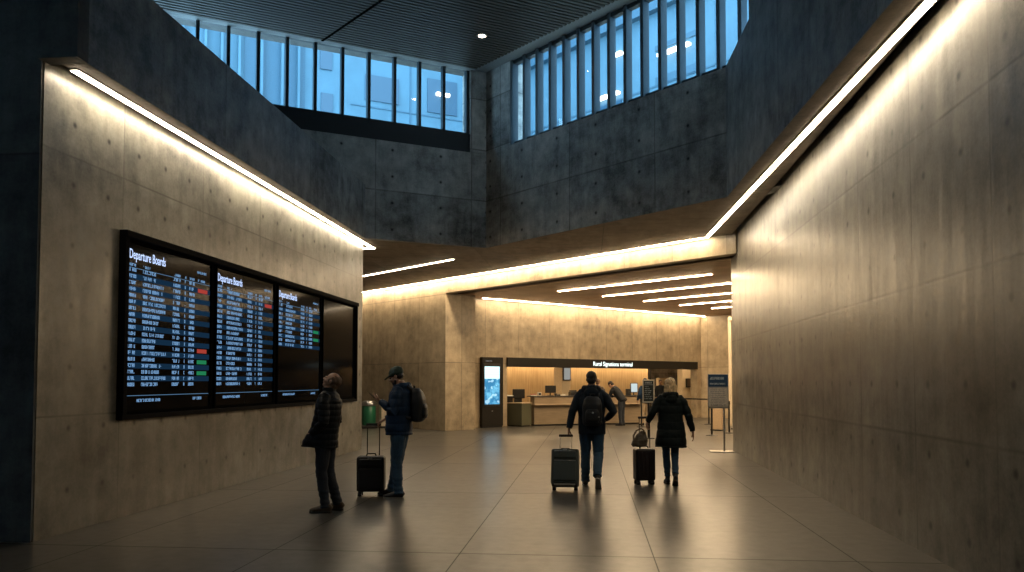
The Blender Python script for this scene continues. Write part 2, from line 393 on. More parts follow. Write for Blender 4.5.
# ---------------------------------------------------------------- windows
def bank(name, base, d, n, ts, z0, z1, depth, wd, fincol):
    """ts: mullion positions along d; glass just outside, fins towards the hall"""
    root = empty(name, (base.x, base.y, z0)); root['kind'] = 'structure'
    def loc(p, z): return Vector((p.x-base.x, p.y-base.y, z-z0))
    def bar(nm, a, b_, za, zb, mat):
        m_ = MB(); q = [base+d*a+n*b_[0], base+d*(a+wd)+n*b_[0], base+d*(a+wd)+n*b_[1], base+d*a+n*b_[1]]
        v = [m_.bm.verts.new(loc(p, z)) for z in (za, zb) for p in q]
        for f in ((3, 2, 1, 0), (4, 5, 6, 7), (0, 1, 5, 4), (1, 2, 6, 5), (2, 3, 7, 6), (3, 0, 4, 7)): m_.bm.faces.new([v[i] for i in f])
        return m_.build(nm, mat, root)
    for t in ts: bar('mullion', t-wd/2, (-depth, .06), z0, z1, fincol)
    for a, b_ in zip(ts[:-1], ts[1:]):
        m_ = MB(); q = [base+d*(a+wd/2), base+d*(b_-wd/2)]
        m_.quad(loc(q[0], z0+.05), loc(q[1], z0+.05), loc(q[1], z1-.05), loc(q[0], z1-.05)); m_.build('glass_pane', 'glass', root)
    for nm, za, zb, o0 in (('sill_rail', z0, z0+.06, -.06), ('head_rail', z1-.09, z1, -.08)):
        m_ = MB(); q = [base+d*ts[0]+n*o0, base+d*ts[-1]+n*o0, base+d*ts[-1]+n*.05, base+d*ts[0]+n*.05]
        v = [m_.bm.verts.new(loc(p, z)) for z in (za, zb) for p in q]
        for f in ((3, 2, 1, 0), (4, 5, 6, 7), (0, 1, 5, 4), (1, 2, 6, 5), (2, 3, 7, 6), (3, 0, 4, 7)): m_.bm.faces.new([v[i] for i in f])
        m_.build(nm, 'mullion', root)
    return root
bL = cor+Ln*.16
tl = [-(9.2)+.622*i for i in range(15)]
tl = [-.46-.618*i for i in range(15)][::-1]
bank('window_1', bL, Ld, Ln, tl, 7.6, HT+.1, .08, .07, 'mullion')
tr_ = [.98+.452*i for i in range(17)]
bank('window_2', cor+Rn*.12, Rd, Rn, tr_, 7.19, HT, .12, .08, 'fin')
bank('window_3_unseen', Vector((-11, -8.15)), Vector((1, 0)), Vector((0, -1)), [1.25*i for i in range(4)], 7.4, 8.8, .1, .08, 'mullion')  # unseen rear glazing, added to let dim blue light in from behind
# dark upstand under the left bank
prism('trim_2', [tuple(cor+Ln*.04-Ld*.3), tuple(Lfar+Ln*.04), tuple(Lfar+Ln*.4), tuple(cor+Ln*.4-Ld*.3)], 7.16, 7.62, 'ledge')
# vertical jamb beside the right wall end, far away
prism('trim_3', [(4.95, 29.3), (5.05, 29.3), (5.05, 29.4), (4.95, 29.4)], 0, 3.9, 'cream')
prism('trim_3', [(4.95, 29.3), (8.2, 26.1), (8.28, 26.18), (5.03, 29.4)], 3.78, 3.9, 'cream')

# ---------------------------------------------------------------- neighbouring buildings outside
M['facade'] = simple('pale_facade', (.07, .15, .205), .7, bscale=.6, var=.1)
M['facade_dark'] = simple('facade_window', (.025, .07, .115), .3)
M['facade_mid'] = simple('facade_panel', (.04, .10, .15), .6)
def facade(name, a, d, n, L, z0, z1, label, spec, sh=0):
    """spec: list of (kind, s0, s1, za, zb, off)"""
    root = empty(name, (a.x, a.y, z0), math.atan2(d.y, d.x), label, 'building')
    m_ = MB(); m_.box(0, L, 0, 4, 0, z1-z0, mat=None); m_.build('wall', 'facade', root)
    for (kd, s0_, s1_, za, zb, off) in spec:
        s0_ -= sh; s1_ -= sh
        m_ = MB(); m_.box(s0_, s1_, -off, .05, za-z0, zb-z0); m_.build(kd, {'fin': 'facade', 'window': 'facade_dark', 'band': 'facade_mid', 'lamp': 'office_lamp', 'canopy': 'facade_mid'}[kd], root)
    return root
M['office_lamp'] = emit('office_lamp_glow', (1, .93, .82), 5)
sp = [('band', 20.3, 22.7, 6, 23, .02)]
for s in (16.2, 17.1, 18.0, 18.8, 19.4, 20.05, 20.9, 21.7, 22.35): sp.append(('fin', s, s+.09, 6, 23.5, .3))
sp += [('window', 23.3, 23.8, 14.5, 15.7, .05), ('window', 23.35, 23.85, 12.3, 13.5, .05), ('window', 25.2, 26.7, 13.5, 14.6, .05), ('window', 28.0, 29.4, 13.4, 14.9, .05), ('window', 30.0, 31.0, 13.4, 14.9, .05),
       ('band', 24.6, 32, 15.5, 15.56, .03), ('band', 24.6, 32, 13.2, 13.25, .03), ('band', 28.2, 32, 12.2, 12.7, .04), ('band', 24.2, 24.27, 6, 23, .03), ('band', 27.2, 27.27, 6, 23, .03), ('lamp', 28.4, 29.0, 14.18, 14.3, .2)]
facade('office_building', cor-Ld*24+Ln*15, Ld, Ln, 32, 5.6, 24, 'pale office block with tall fins seen through the left window bank', sp)
sp = [('band', 5, 48, 16.0, 22, .3), ('band', 5, 48, 13.05, 13.12, .03), ('band', 14.2, 16.2, 14.45, 14.65, .05), ('band', 14.2, 16.2, 13.1, 13.4, .05), ('window', 10.9, 12.4, 12.0, 13.05, .05), ('window', 19, 21, 13, 15, .05),
      ('lamp', 11.1, 12.3, 13.32, 13.42, .2), ('lamp', 12.0, 12.5, 14.9, 15.0, .2), ('lamp', 14.4, 15.9, 14.15, 14.25, .2), ('band', 8, 8.06, 6, 16, .03), ('band', 17, 17.06, 6, 16, .03)]
facade('office_building', cor+Rn*12-Rd*14, Rd, Rn, 44, 5.6, 22, 'pale building with darker upper storey seen through the right window bank', sp, 5)

# ---------------------------------------------------------------- strip lights
def strip(a, b_, w, z, label, mat='strip', th=.012, group=None, hook=None):
    a, b_ = Vector(a), Vector(b_); d = (b_-a); L = d.length
    root = empty('strip_light', (a.x, a.y, z), math.atan2(d.y, d.x), label, 'light', group)
    m_ = MB()
    n = max(2, int(L/1.3)); m_.box(-.02, L+.02, -w/2-.015, w/2+.015, -.004, th+.03); 
    m_.build('housing', 'alu_dark', root)
    m_ = MB()
    prof = [(-w/2, -.004), (-w/2, -.009), (-w/2+.004, -.013), (w/2-.004, -.013), (w/2, -.009), (w/2, -.004)]
    def run(x0, x1, fn):
        ring = [[m_.bm.verts.new(fn(x, y, z)) for y, z in prof] for x in (x0, x1)]
        for q in range(5): m_.bm.faces.new((ring[0][q], ring[0][q+1], ring[1][q+1], ring[1][q]))
    for i in range(n): run(L*i/n, L*(i+1)/n, lambda x, y, z: (x, y, z))
    if hook: run(w/2, hook+w/2, lambda x, y, z: (L-w/2-y, x, z))
    m_.build('diffuser', mat, root)
    return root
M['alu_dark'] = simple('light_housing', (.25, .22, .19), .5)
strip((-5.35, 7.75), (-5.26, 19.05), .075, HS-.005, 'long warm light strip above the departure boards on the left wall', hook=.22)
strip((3.06, .2), (2.645, 18.1), .085, HS-.005, 'long warm light strip under the soffit along the right wall', 'strip_r')
strip((2.66, beam_y(2.66)-.24), (-9.6, beam_y(-9.6)-.24), .07, HS-.005, 'very long warm light strip running along the top of the beam', 'strip_b')
strip((-3.62, 20.96), (-7.6, 24.65), .06, HS-.005, 'short lone light strip on the soffit above the waiting men')
gl = 'parallel light strips on the brown hall ceiling'
for i, (a, b_, l_) in enumerate([((-.99, 25.1), (3.2, 21.49), 'ceiling light strip nearest the beam, first of the parallel five'), ((.44, 26.73), (6.0, 21.8), 'second ceiling light strip behind the beam, the longest in view'),
       ((1.91, 28.55), (7.2, 23.6), 'middle one of five parallel ceiling light strips'), ((3.35, 30.19), (8.0, 25.9), 'fourth ceiling light strip counted from the beam'),
       ((4.72, 31.56), (8.8, 28.2), 'short-looking ceiling light strip farthest from the beam')]):
    strip(a, b_, .07, HC-.005, l_, 'strip_cool', group=gl)
strip((-3.62, 26.93), (5.0, 35.55), .06, HC-.005, 'long light strip washing the top of the ticket hall wall', 'strip_b')
def downlight(x, y, z, label, power=0):
    r_ = empty('recessed_downlight', (x, y, z), 0, label, 'light')
    m_ = MB(); m_.lathe([(.075, -.012), (.115, -.012), (.115, .0), (.075, .0)], 20); m_.build('bezel', 'alu', r_)
    m_ = MB(); m_.lathe([(.05, -.022), (.078, -.013)], 20); m_.build('lens', 'down', r_)
M['down'] = emit('downlight_glow', (1, .8, .6), 30)
downlight(-2.32, 17.03, HT-.065, 'small round downlight glowing alone in the dark slatted ceiling')

# ================================================================ departure boards
M['casing'] = simple('board_casing', (.004, .004, .005), .8, spec=.05)
M['screen'] = simple('board_screen', (.003, .004, .006), .1, spec=.5, var=0)
for n_ in M['screen'].node_tree.nodes:
    if n_.type == 'BSDF_PRINCIPLED': n_.inputs['IOR'].default_value = 1.06
M['txt_white'] = emit('board_text_white', (.52, .66, 1), 1.1)
M['txt_blue'] = emit('board_text_blue', (.27, .52, .9), .62)
M['stripe'] = emit('board_stripe_blue', (.03, .11, .24), .16)
M['chip_red'] = emit('chip_red', (.8, .10, .07), .36)
M['chip_green'] = emit('chip_green', (.04, .5, .2), .30)
M['rule'] = emit('board_rule', (.2, .42, .7), .35)
rz_b = math.atan2(11.3, .18)
def wall_x(y): return -5.52+.01593*(y-7.5)
def glyphs(mb, u0, u1, z, h, rng, y=-.004, cw=None):
    """a line of small stroke clusters, too small to read"""
    cw = cw or h*.62; u = u0
    while u+cw*.8 <= u1+1e-6:
        w = cw*.78; t = h*.2
        k = rng.random()
        if k > .04:
            def r_(a, b_, c, d): mb.quad((u+a*w, y, z+c*h), (u+b_*w, y, z+c*h), (u+b_*w, y, z+d*h), (u+a*w, y, z+d*h))
            if rng.random() < .8: r_(0, .34, 0, 1)
            if rng.random() < .6: r_(.66, 1, 0, 1)
            if rng.random() < .6: r_(.1, .95, .8, 1)
            if rng.random() < .5: r_(.1, .95, .4, .6)
            if rng.random() < .5: r_(.1, .95, 0, .2)
        u += cw
def text_mesh(name, s, size, mat, parent, loc, sx=1., align='LEFT', ext=.001, rot=(PI/2, 0, 0)):
    cu = bpy.data.curves.new(name, 'FONT'); cu.body = s; cu.size = size; cu.align_x = align; cu.extrude = ext; cu.resolution_u = 3
    to = bpy.data.objects.new(name, cu); C.objects.link(to)
    dg = bpy.context.evaluated_depsgraph_get(); dg.update()
    me = bpy.data.meshes.new_from_object(to.evaluated_get(dg)); bpy.data.objects.remove(to)
    me.transform(Matrix.Translation(loc) @ Matrix.Rotation(rot[2], 4, 'Z') @ Matrix.Rotation(rot[0], 4, 'X') @ Matrix.Diagonal((sx, 1, 1, 1)))
    me.materials.clear(); me.materials.append(M[mat])
    o = bpy.data.objects.new(name, me); C.objects.link(o); o.parent = parent
    return o
cas = empty('display_casing', (wall_x(8.85)+.001, 8.85, 1.14), rz_b, 'long black casing on the left wall holding four departure boards', 'casing')
m_ = MB(); W_, H_ = 8.99, 2.24
m_.box(0, W_, -.006, 0, 0, H_); m_.build('back_plate', 'casing', cas)
for nm, a in (('rim_top', (0, W_, -.10, -.006, H_-.08, H_)), ('rim_bottom', (0, W_, -.075, -.006, 0, .06)), ('rim_left', (0, .08, -.085, -.006, .06, H_-.08)), ('rim_right', (W_-.06, W_, -.075, -.006, .06, H_-.08))):
    m_ = MB(); m_.box(*a, bev=.006); m_.build(nm, 'casing', cas)
spans = [(8.95, 11.05), (11.16, 13.28), (13.4, 15.55), (15.66, 17.77)]
labels = ['departure board nearest the viewer, full of lit rows with red and green tags', 'second departure board from the left with full rows and one red tag',
          'third departure board, text only on its upper half, two green tags', 'blank dark departure board at the far right end of the casing']
rows_n = [19, 19, 10, 0]
reds = [[2, 13], [2], [], []]; greens = [[15, 17], [], [6, 8], []]; faint = [[], [15], [2], []]
for bi, (y0, y1) in enumerate(spans):
    rng = random.Random(bi+3)
    w = y1-y0; zb, zt = 1.205, 3.295
    bd = empty('departure_board', (wall_x(y0)+.009, y0, zb), rz_b, labels[bi], 'display')
    m_ = MB(); m_.box(.03, w-.03, -.012, 0, .03, zt-zb-.03); m_.build('screen', 'screen', bd)
    m_ = MB()
    for a in ((0, w, 0, .035), (0, w, zt-zb-.035, zt-zb)): m_.box(a[0], a[1], -.03, 0, a[2], a[3])
    for a in ((0, .03), (w-.03, w)): m_.box(a[0], a[1], -.03, 0, .035, zt-zb-.035)
    m_.build('bezel', 'matte_black', bd)
    if not rows_n[bi]: continue
    f = -.016
    k = w/2.1
    t = text_mesh('title_text', 'Departure Boards', .165, 'txt_white', bd, (.065, f, 3.075-zb), .66*k)
    n = rows_n[bi]; pitch = .0768
    st = MB(); tx = MB()
    for i in range(n):
        z = 2.92-zb-i*pitch
        if i % 2 == 1: st.quad((.04, f+.002, z-.016), (w-.05, f+.002, z-.016), (w-.05, f+.002, z+.054), (.04, f+.002, z+.054))
        glyphs(tx, .07*k, .22*k, z, .042, rng, f, .03)
        glyphs(tx, .36*k, (.36+rng.uniform(.28, .56))*k, z, .042, rng, f)
        glyphs(tx, 1.06*k, 1.24*k, z, .042, rng, f, .03)
        glyphs(tx, 1.35*k, 1.39*k, z, .042, rng, f, .03)
        glyphs(tx, 1.47*k, 1.64*k, z, .042, rng, f, .03)
        for lst, mt in ((reds, 'chip_red'), (greens, 'chip_green')):
            if i+1 in lst[bi]:
                c_ = MB(); c_.quad((1.7*k, f, z-.01), (1.97*k, f, z-.01), (1.97*k, f, z+.045), (1.7*k, f, z+.045))
                tag(c_.build('status_tag', mt, bd), 'lit red status tag' if mt == 'chip_red' else 'lit green status tag')
    def label_part(nm, a, b_, z, h):
        q = MB(); glyphs(q, a*k, b_*k, z, h, rng, f); q.build(nm, 'txt_blue', bd, normals=False)
    for a, b_ in ((.07, .21), (.36, .52), (1.06, 1.24), (1.33, 1.40), (1.47, 1.62), (1.7, 1.9)): label_part('column_heading', a, b_, 2.985-zb, .032)
    label_part('clock_text', 1.68, 1.95, 3.1-zb, .032); label_part('footer_text', .27, .82, 1.345-zb, .036); label_part('page_number', 1.6, 1.85, 1.345-zb, .036)
    st.build('row_stripes', 'stripe', bd, normals=False); tx.build('row_text', 'txt_blue', bd, normals=False)
    for za in (2.962, 1.42):
        r_ = MB(); r_.quad((.05, f, za-zb), (w-.06, f, za-zb), (w-.06, f, za+.007-zb), (.05, f, za+.007-zb)); r_.build('rule_line', 'rule', bd, normals=False)

# ================================================================ ticket hall
hall_rz = PI/4
def hp(x, d, z=0): return Vector(T(x, d, z))
room_d = 5.5
prism('wall_ticket_front', [hp(4.9, .36)[:2], hp(9.8, .36)[:2], hp(9.8, .5)[:2], hp(4.9, .5)[:2]], 0, 2.75, 'cream')
wallseg('wall_ticket_left', hp(xa-.3, .35)[:2], hp(xa-1.1, room_d)[:2], 0, 2.75, .15, 'cream')
wallseg('wall_ticket_right', hp(9.6, .35)[:2], hp(9.6, room_d)[:2], 0, 2.75, -.15, 'cream')
prism('wall_ticket_back', [hp(-4.1, room_d)[:2], hp(9.8, room_d)[:2], hp(9.8, room_d+.2)[:2], hp(-4.1, room_d+.2)[:2]], 0, 2.75, 'amber_wall')
prism('ceiling_ticket', [hp(-3.3, .35)[:2], hp(9.8, .35)[:2], hp(9.8, room_d)[:2], hp(-4.1, room_d)[:2]], 2.62, 2.75, 'cream')
strip(hp(-3.8, room_d-.35)[:2], hp(9.4, room_d-.35)[:2], .09, 2.61, 'added hidden warm cove light washing the amber wall inside the ticket hall', 'cove')  # hidden strip added to wash the back wall with warm light
strip(hp(-2.2, 1.6)[:2], hp(6.4, 1.6)[:2], .06, 2.61, 'added warm fill strip just inside the ticket hall opening', 'cove')  # added strip that brightens the ticket hall interior
# name band over the opening
band = empty('sign_band', hp(xa-.02, -.08, 2.1), hall_rz, 'long black sign band with white lettering above the ticket counter', 'sign')
wb = (xb-xa)*1.4142
m_ = MB(); m_.box(0, wb, 0, .3, 0, .33, bev=.008); m_.build('fascia_board', 'kiosk', band)
M['sign_white'] = emit('sign_letter_white', (.85, 1, .95), 1.6)
m_s = {'s0': 0}
def s_at(px):   # distance along the band seen at a photo column
    k_ = (px-590)/800.; x_ = k_*30.95/(1-k_); return (x_-xa)*1.4142
t = text_mesh('letters', 'Rural Signations terminal', .235, 'sign_white', band, (s_at(592.3), -.012, .085), 1., ext=.004)
bx = [v.co.x for v in t.data.vertices]; wtx = max(bx)-min(bx); sc_ = (s_at(630.6)-s_at(592.3))/wtx
for v in t.data.vertices: v.co.x = (v.co.x-min(bx))*sc_+s_at(592.3)
# partition and pillars inside
def inside_box(name, x0, x1, d0, d1, z0, z1, mat, kind='structure'):
    return prism(name, [hp(x0, d0)[:2], hp(x1, d0)[:2], hp(x1, d1)[:2], hp(x0, d1)[:2]], z0, z1, mat, kind=kind)
def x_at(px, d):  # x parameter at depth d behind the wall for photo column px
    k_ = (px-590)/800.
    # ray x = k*y ; point (x-.7071d, x+30.95+.7071d)
    return (k_*(30.95+.7071*d)+.7071*d)/(1-k_)
inside_box('wall_ticket_partition', x_at(648.4, 2.6), x_at(650, 2.6), 2.6, 2.7, 0, 2.62, 'black')
M['glow_panel'] = emit('warm_light_panel', (1, .72, .42), 1.0)
inside_box('wall_ticket_pillar', x_at(562, 3.4), x_at(570.5, 3.4), 3.4, 3.9, 0, 2.62, 'cream')
inside_box('wall_ticket_pillar', x_at(680.5, 2.2), x_at(693, 2.2), 2.2, 2.5, 0, 2.62, 'cream')
inside_box('wall_ticket_recess', x_at(650, 4.6), x_at(682, 4.6), 4.6, 4.75, 0, 2.62, 'conc_fascia')
inside_box('wall_ticket_side', x_at(658, 3.9), x_at(668, 3.9), 3.9, 4.1, 0, 1.75, 'cream')
def wall_screen(px0, px1, d, z0, z1, label, matf, cat='screen'):
    x0, x1 = x_at(px0, d), x_at(px1, d); w = (x1-x0)*1.4142
    e = empty('wall_screen' if cat == 'screen' else 'picture_frame', hp(x0, d, z0), hall_rz, label, cat)
    m_ = MB(); m_.box(0, w, -.06, 0, 0, z1-z0, bev=.006); m_.build('casing' if cat == 'screen' else 'frame', 'black', e)
    m_ = MB(); m_.box(.04, w-.04, -.066, -.058, .04, z1-z0-.04); m_.build('display' if cat == 'screen' else 'print', matf, e)
    return e
M['scr_pale'] = emit('pale_screen_glow', (.62, .72, .72), .75)
M['scr_grey'] = emit('grey_screen_glow', (.45, .45, .42), .5)
M['print_brown'] = simple('brown_print', (.09, .06, .04), .6)
wall_screen(562.6, 570, 3.38, 1.62, 2.2, 'grey glowing screen high on the pillar behind the counter', 'scr_grey')
wall_screen(683.5, 688.6, 2.18, 1.3, 1.72, 'small dark framed picture on the bright pillar', 'print_brown', 'picture')
wall_screen(693.6, 697, .9, 1.28, 1.72, 'small pale lit screen at the right end of the ticket opening', 'scr_pale')

# counter
A_, B_ = Vector((-1.96, 28.5)), Vector((1.9, 30.25)); cd = (B_-A_).normalized(); crz = math.atan2(cd.y, cd.x); cl = (B_-A_).length
ct = empty('ticket_counter', (A_.x, A_.y, 0), crz, 'long pale service counter with dark raised top and lit ledge', 'counter')
def part(name, mat, parent, *boxes, bev=.01, smooth=False, label=None):
    m_ = MB()
    for b_ in boxes: m_.box(*b_, bev=bev)
    o_ = m_.build(name, mat, parent, smooth)
    if label: o_['label'] = label
    return o_
def uv_box(name, mat, parent, x0, x1, y0, y1, z0, z1):
    vs = [(x, y, z) for z in (z0, z1) for x, y in ((x0, y0), (x1, y0), (x1, y1), (x0, y1))]
    return uvmesh(name, vs, [[3, 2, 1, 0], [4, 5, 6, 7], [0, 1, 5, 4], [1, 2, 6, 5], [2, 3, 7, 6], [3, 0, 4, 7]], mat, parent, None)
uv_box('front_panel', 'counter', ct, 0, cl, .06, .5, .05, .74)
part('plinth', 'black', ct, (.03, cl-.03, .1, .46, 0, .06))
part('ledge', 'counter_top', ct, (-.04, cl+.04, -.1, .52, .735, .775))
uv_box('upper_panel', 'counter', ct, .02, cl-.02, .1, .52, .775, 1.03)
part('worktop', 'dark_top', ct, (-.02, cl+.02, .06, .78, 1.03, 1.065))
ce_ = empty('counter_end_unit', (A_.x, A_.y, 0), crz+R(35), 'low olive cabinet closing the left end of the service counter', 'cabinet')
part('cabinet_body', 'counter_end', ce_, (-.66, -.07, .1, .8, .04, .80)); part('cabinet_top', 'counter_top', ce_, (-.69, -.06, .07, .83, .80, .835)); part('plinth', 'black', ce_, (-.62, -.1, .14, .76, 0, .05))
def on_counter(s, d, z=1.065): return A_.x+cd.x*s-cd.y*d, A_.y+cd.y*s+cd.x*d, z
def s_ctr(px, d=.4):
    k_ = (px-590)/800.; a = A_.x-cd.y*d; b_ = A_.y+cd.x*d
    return (k_*b_-a)/(cd.x-k_*cd.y)
def monitor(px, w, h, label, rz=0, mat='black', d=.5, lit=None):
    x, y, z = on_counter(s_ctr(px, d), d)
    e = empty('monitor', (x, y, z), crz+rz, label, 'monitor')
    part('stand_base', 'black', e, (-.1, .1, -.07, .07, 0, .015), bev=.004); part('stand_neck', 'black', e, (-.02, .02, .0, .03, .01, .16), bev=.004)
    part('panel', mat, e, (-w/2, w/2, -.035, .0, .1, .1+h), bev=.008)
    if lit: part('display', lit, e, (-w/2+.02, w/2-.02, -.04, -.034, .12, .08+h), bev=0)
monitor(550.5, .42, .27, 'black monitor in the middle of the counter')
monitor(633, .3, .36, 'monitor with a white lit face near the right end of the counter', 0, lit='scr_pale')
monitor(589, .34, .24, 'dark monitor on the counter half hidden by the walking man')
def clutter(px, label, name, cat, build, d=.3):
    x, y, z = on_counter(s_ctr(px, d), d); e = empty(name, (x, y, z), crz, label, cat); build(e); return e
M['paper'] = simple('white_paper', (.75, .7, .62), .7); M['red_thing'] = simple('red_card', (.5, .12, .08), .6)
clutter(539.5, 'white card reader on the left end of the counter', 'card_reader', 'card reader', lambda e: (part('shell', 'paper', e, (-.07, .07, -.05, .05, 0, .13), bev=.015), part('keypad', 'black', e, (-.045, .045, -.055, -.05, .03, .1), bev=.002)))
clutter(533.4, 'low red and white leaflet tray at the counter end', 'leaflet_tray', 'tray', lambda e: (part('tray', 'paper', e, (-.11, .11, -.06, .06, 0, .04), bev=.004), part('leaflet', 'red_thing', e, (-.09, .09, -.05, .05, .041, .07), bev=.004)))
clutter(557.5, 'small black telephone beside the middle monitor', 'telephone', 'telephone', lambda e: (part('telephone_base', 'black', e, (-.09, .09, -.08, .08, 0, .05), bev=.01), part('handset', 'black', e, (-.1, -.05, -.09, .09, .05, .09), bev=.012)))
clutter(562.5, 'white paper stack beside the telephone', 'paper_stack', 'papers', lambda e: part('sheets', 'paper', e, (-.08, .08, -.1, .1, 0, .05), bev=.003))
clutter(574, 'black desk printer on the counter left of the walking man', 'printer', 'printer', lambda e: (part('printer_body', 'black', e, (-.17, .17, -.13, .13, 0, .14), bev=.015), part('paper_tray', 'dark_top', e, (-.12, .12, .03, .16, .14, .2), bev=.004)))
clutter(627.5, 'small dark box at the right part of the counter', 'payment_terminal', 'terminal', lambda e: (part('shell', 'black', e, (-.08, .08, -.07, .07, 0, .24), bev=.012), part('button_pad', 'dark_top', e, (-.05, .05, -.078, -.07, .05, .17), bev=.002)))
# machine with screen at the far left inside the opening
px_, py_, _ = T(x_at(518, .9), .9); mc = empty('service_machine', (px_, py_, 0), R(20), 'dark self service machine with a tilted screen left of the counter', 'machine')
part('machine_body', 'counter_end', mc, (-.19, .22, -.2, .2, .06, .75), bev=.02); part('machine_foot', 'black', mc, (-.2, .23, -.21, .21, 0, .07)); part('machine_neck', 'black', mc, (-.14, .14, -.06, .12, .75, .98))
part('machine_screen', 'black', mc, (-.22, .24, -.1, -.02, .96, 1.3), bev=.02); part('shelf', 'black', mc, (-.19, .22, -.3, -.02, .72, .78))
px_, py_, _ = T(x_at(509.2, .62), .62); bn2 = empty('queue_bollard', (px_, py_, 0), R(20), 'dark narrow cabinet against the left jamb of the opening', 'cabinet')
part('cabinet_body', 'kiosk', bn2, (-.1, .1, -.16, .16, .04, 1.05), bev=.012); part('cabinet_top', 'steel', bn2, (-.11, .11, -.17, .17, 1.05, 1.09)); part('plinth', 'black', bn2, (-.11, .11, -.17, .17, 0, .05))
bn2.name = 'side_cabinet'

# info kiosk set against the wall
kx0, kx1 = -3.76, -3.11
kk = empty('information_kiosk', hp(kx0, 0, 0), hall_rz, 'tall dark kiosk with a bright blue screen against the back wall', 'kiosk')
kw = (kx1-kx0)*1.4142
part('kiosk_body', 'kiosk', kk, (0, kw, -.14, 0, .05, 2.42), bev=.012); part('kiosk_foot', 'black', kk, (.02, kw-.02, -.12, 0, 0, .06))
part('bezel', 'black', kk, (.04, kw-.14, -.165, -.135, .72, 2.2), bev=.008)
def kiosk_screen():
    m, nt, out = nt_new('kiosk_display'); b = NB(nt)
    tc = b.n('ShaderNodeTexCoord').outputs['Object']; sp_ = b.n('ShaderNodeSeparateXYZ'); b.l(tc, sp_.inputs[0])
    z = sp_.outputs[2]; n1 = b.noise(b.mapping(tc, 3, 1, 3.5), 1.4, 3); 
    blue = b.ramp(n1, .46, (.035, .17, .32), .62, (.13, .40, .58))
    spots = b.math('GREATER_THAN', b.noise(b.mapping(tc, 4, 1, 4), 1.6, 0), .63)
    blue = b.mix(b.math('MULTIPLY', spots, .5), blue, (.5, .75, .85))
    top = b.math('GREATER_THAN', z, 1.68)
    lines = b.math('MULTIPLY', b.math('GREATER_THAN', b.math('SINE', b.math('MULTIPLY', z, 70)), .6), .15)
    white = b.mix(lines, (.62, .9, .95), (.25, .45, .5))
    c_ = b.mix(top, blue, white)
    e = b.n('ShaderNodeEmission'); b.l(c_, e.inputs[0]); e.inputs[1].default_value = 1.25; b.l(e.outputs[0], out.inputs[0]); return m
M['kiosk_scr'] = kiosk_screen()
part('display', 'kiosk_scr', kk, (.085, kw-.185, -.17, -.164, .8, 2.1), bev=0)
g_ = MB(); glyphs(g_, .14, .42, 2.27, .035, random.Random(2), -.1425); g_.build('marking', 'scr_grey', kk, normals=False)
part('speaker_dot', 'steel', kk, (kw*.45, kw*.5, -.146, -.138, .55, .58), bev=.004)

# stanchions and stand signs
def stanchion(x, y, label, group=None, h=.98):
    e = empty('stanchion', (x, y, 0), R(-45), label, 'barrier post', group)
    m_ = MB(); m_.lathe([(.0, 0), (.17, 0), (.17, .012), (.06, .03), (.03, .035)], 20); m_.build('base', 'black', e, 'auto')
    m_ = MB(); m_.cyl((0, 0, .03), (0, 0, h), .028); m_.build('post', 'black', e, 'auto')
    m_ = MB(); m_.cyl((0, 0, h-.1), (0, 0, h), .036); m_.build('belt_head', 'black', e, 'auto')
    return e
def belt(a, b_, label, z=.9):
    a, b_ = Vector(a), Vector(b_); d = b_-a
    e = empty('barrier_belt', (a.x, a.y, z), math.atan2(d.y, d.x), label, 'belt')
    part('webbing', 'black', e, (.055, d.length-.055, -.002, .002, 0, .05), bev=0); part('end_clip', 'black', e, (.04, .07, -.008, .008, -.004, .054), bev=.002)
from_px = {}
stanchion(1.78, 28.25, 'black barrier post in front of the right end of the counter')
p2 = (4.35, 30.1); p3 = (3.0, 31.9); p4 = (3.55, 24.0); p5 = (4.25, 25.2)
stanchion(*p2, 'black barrier post standing before the bare wall right of the opening'); stanchion(*p3, 'black barrier post directly behind the woman in the dark coat')
stanchion(*p4, 'black barrier post right behind the blue topped notice stand'); stanchion(*p5, 'black barrier post between the notice stand and the wall end')
belt(p3, p2, 'black belt stretched behind the woman towards the far wall'); belt(p4, p5, 'short black belt behind the blue topped notice stand')
M['wood_pale'] = simple('pale_timber', (.55, .40, .25), .5)
for i_, (x_, y_, l_) in enumerate([(4.0, 26.6, 'pale timber queue divider behind the notice stand'), (4.75, 27.2, 'pale timber queue divider nearest the right wall end')]):
    e = empty('queue_divider', (x_, y_, 0), R(-40), l_, 'divider'); part('panel', 'wood_pale', e, (-.03, .32, -.03, .03, .03, .86)); part('foot', 'black', e, (-.05, .34, -.14, .14, 0, .035))
# blue headed notice stand
M['blue_head'] = simple('blue_notice_head', (.012, .055, .13), .5); M['notice'] = simple('notice_paper', (.66, .58, .48), .6); M['ink'] = simple('grey_ink', (.18, .16, .15), .7); M['pale_ink'] = simple('pale_ink', (.6, .68, .72), .6)
ns = empty('notice_stand', (3.02, 18.55, 0), R(-3), 'floor notice stand with blue header and cream sheet beside the right wall', 'sign')
part('base', 'alu', ns, (-.33, .2, -.2, .2, 0, .02), bev=.006); m_ = MB(); m_.cyl((.0, .02, .02), (.0, .02, 1.74), .022); m_.build('pole', 'alu', ns, 'auto')
part('panel', 'alu', ns, (-.36, .1, -.03, .0, .98, 1.76), bev=.006); part('header', 'blue_head', ns, (-.345, .085, -.034, -.03, 1.47, 1.745), bev=0); part('sheet', 'notice', ns, (-.335, .075, -.034, -.03, 1.02, 1.44), bev=0)
g_ = MB(); rr_ = random.Random(8); glyphs(g_, -.31, .02, 1.63, .06, rr_, -.036); glyphs(g_, -.31, .05, 1.52, .035, rr_, -.036); g_.build('header_text', 'pale_ink', ns, normals=False)
g_ = MB()
for i_ in range(9): glyphs(g_, -.30, .0+rr_.random()*.05, 1.39-i_*.042, .018, rr_, -.036)
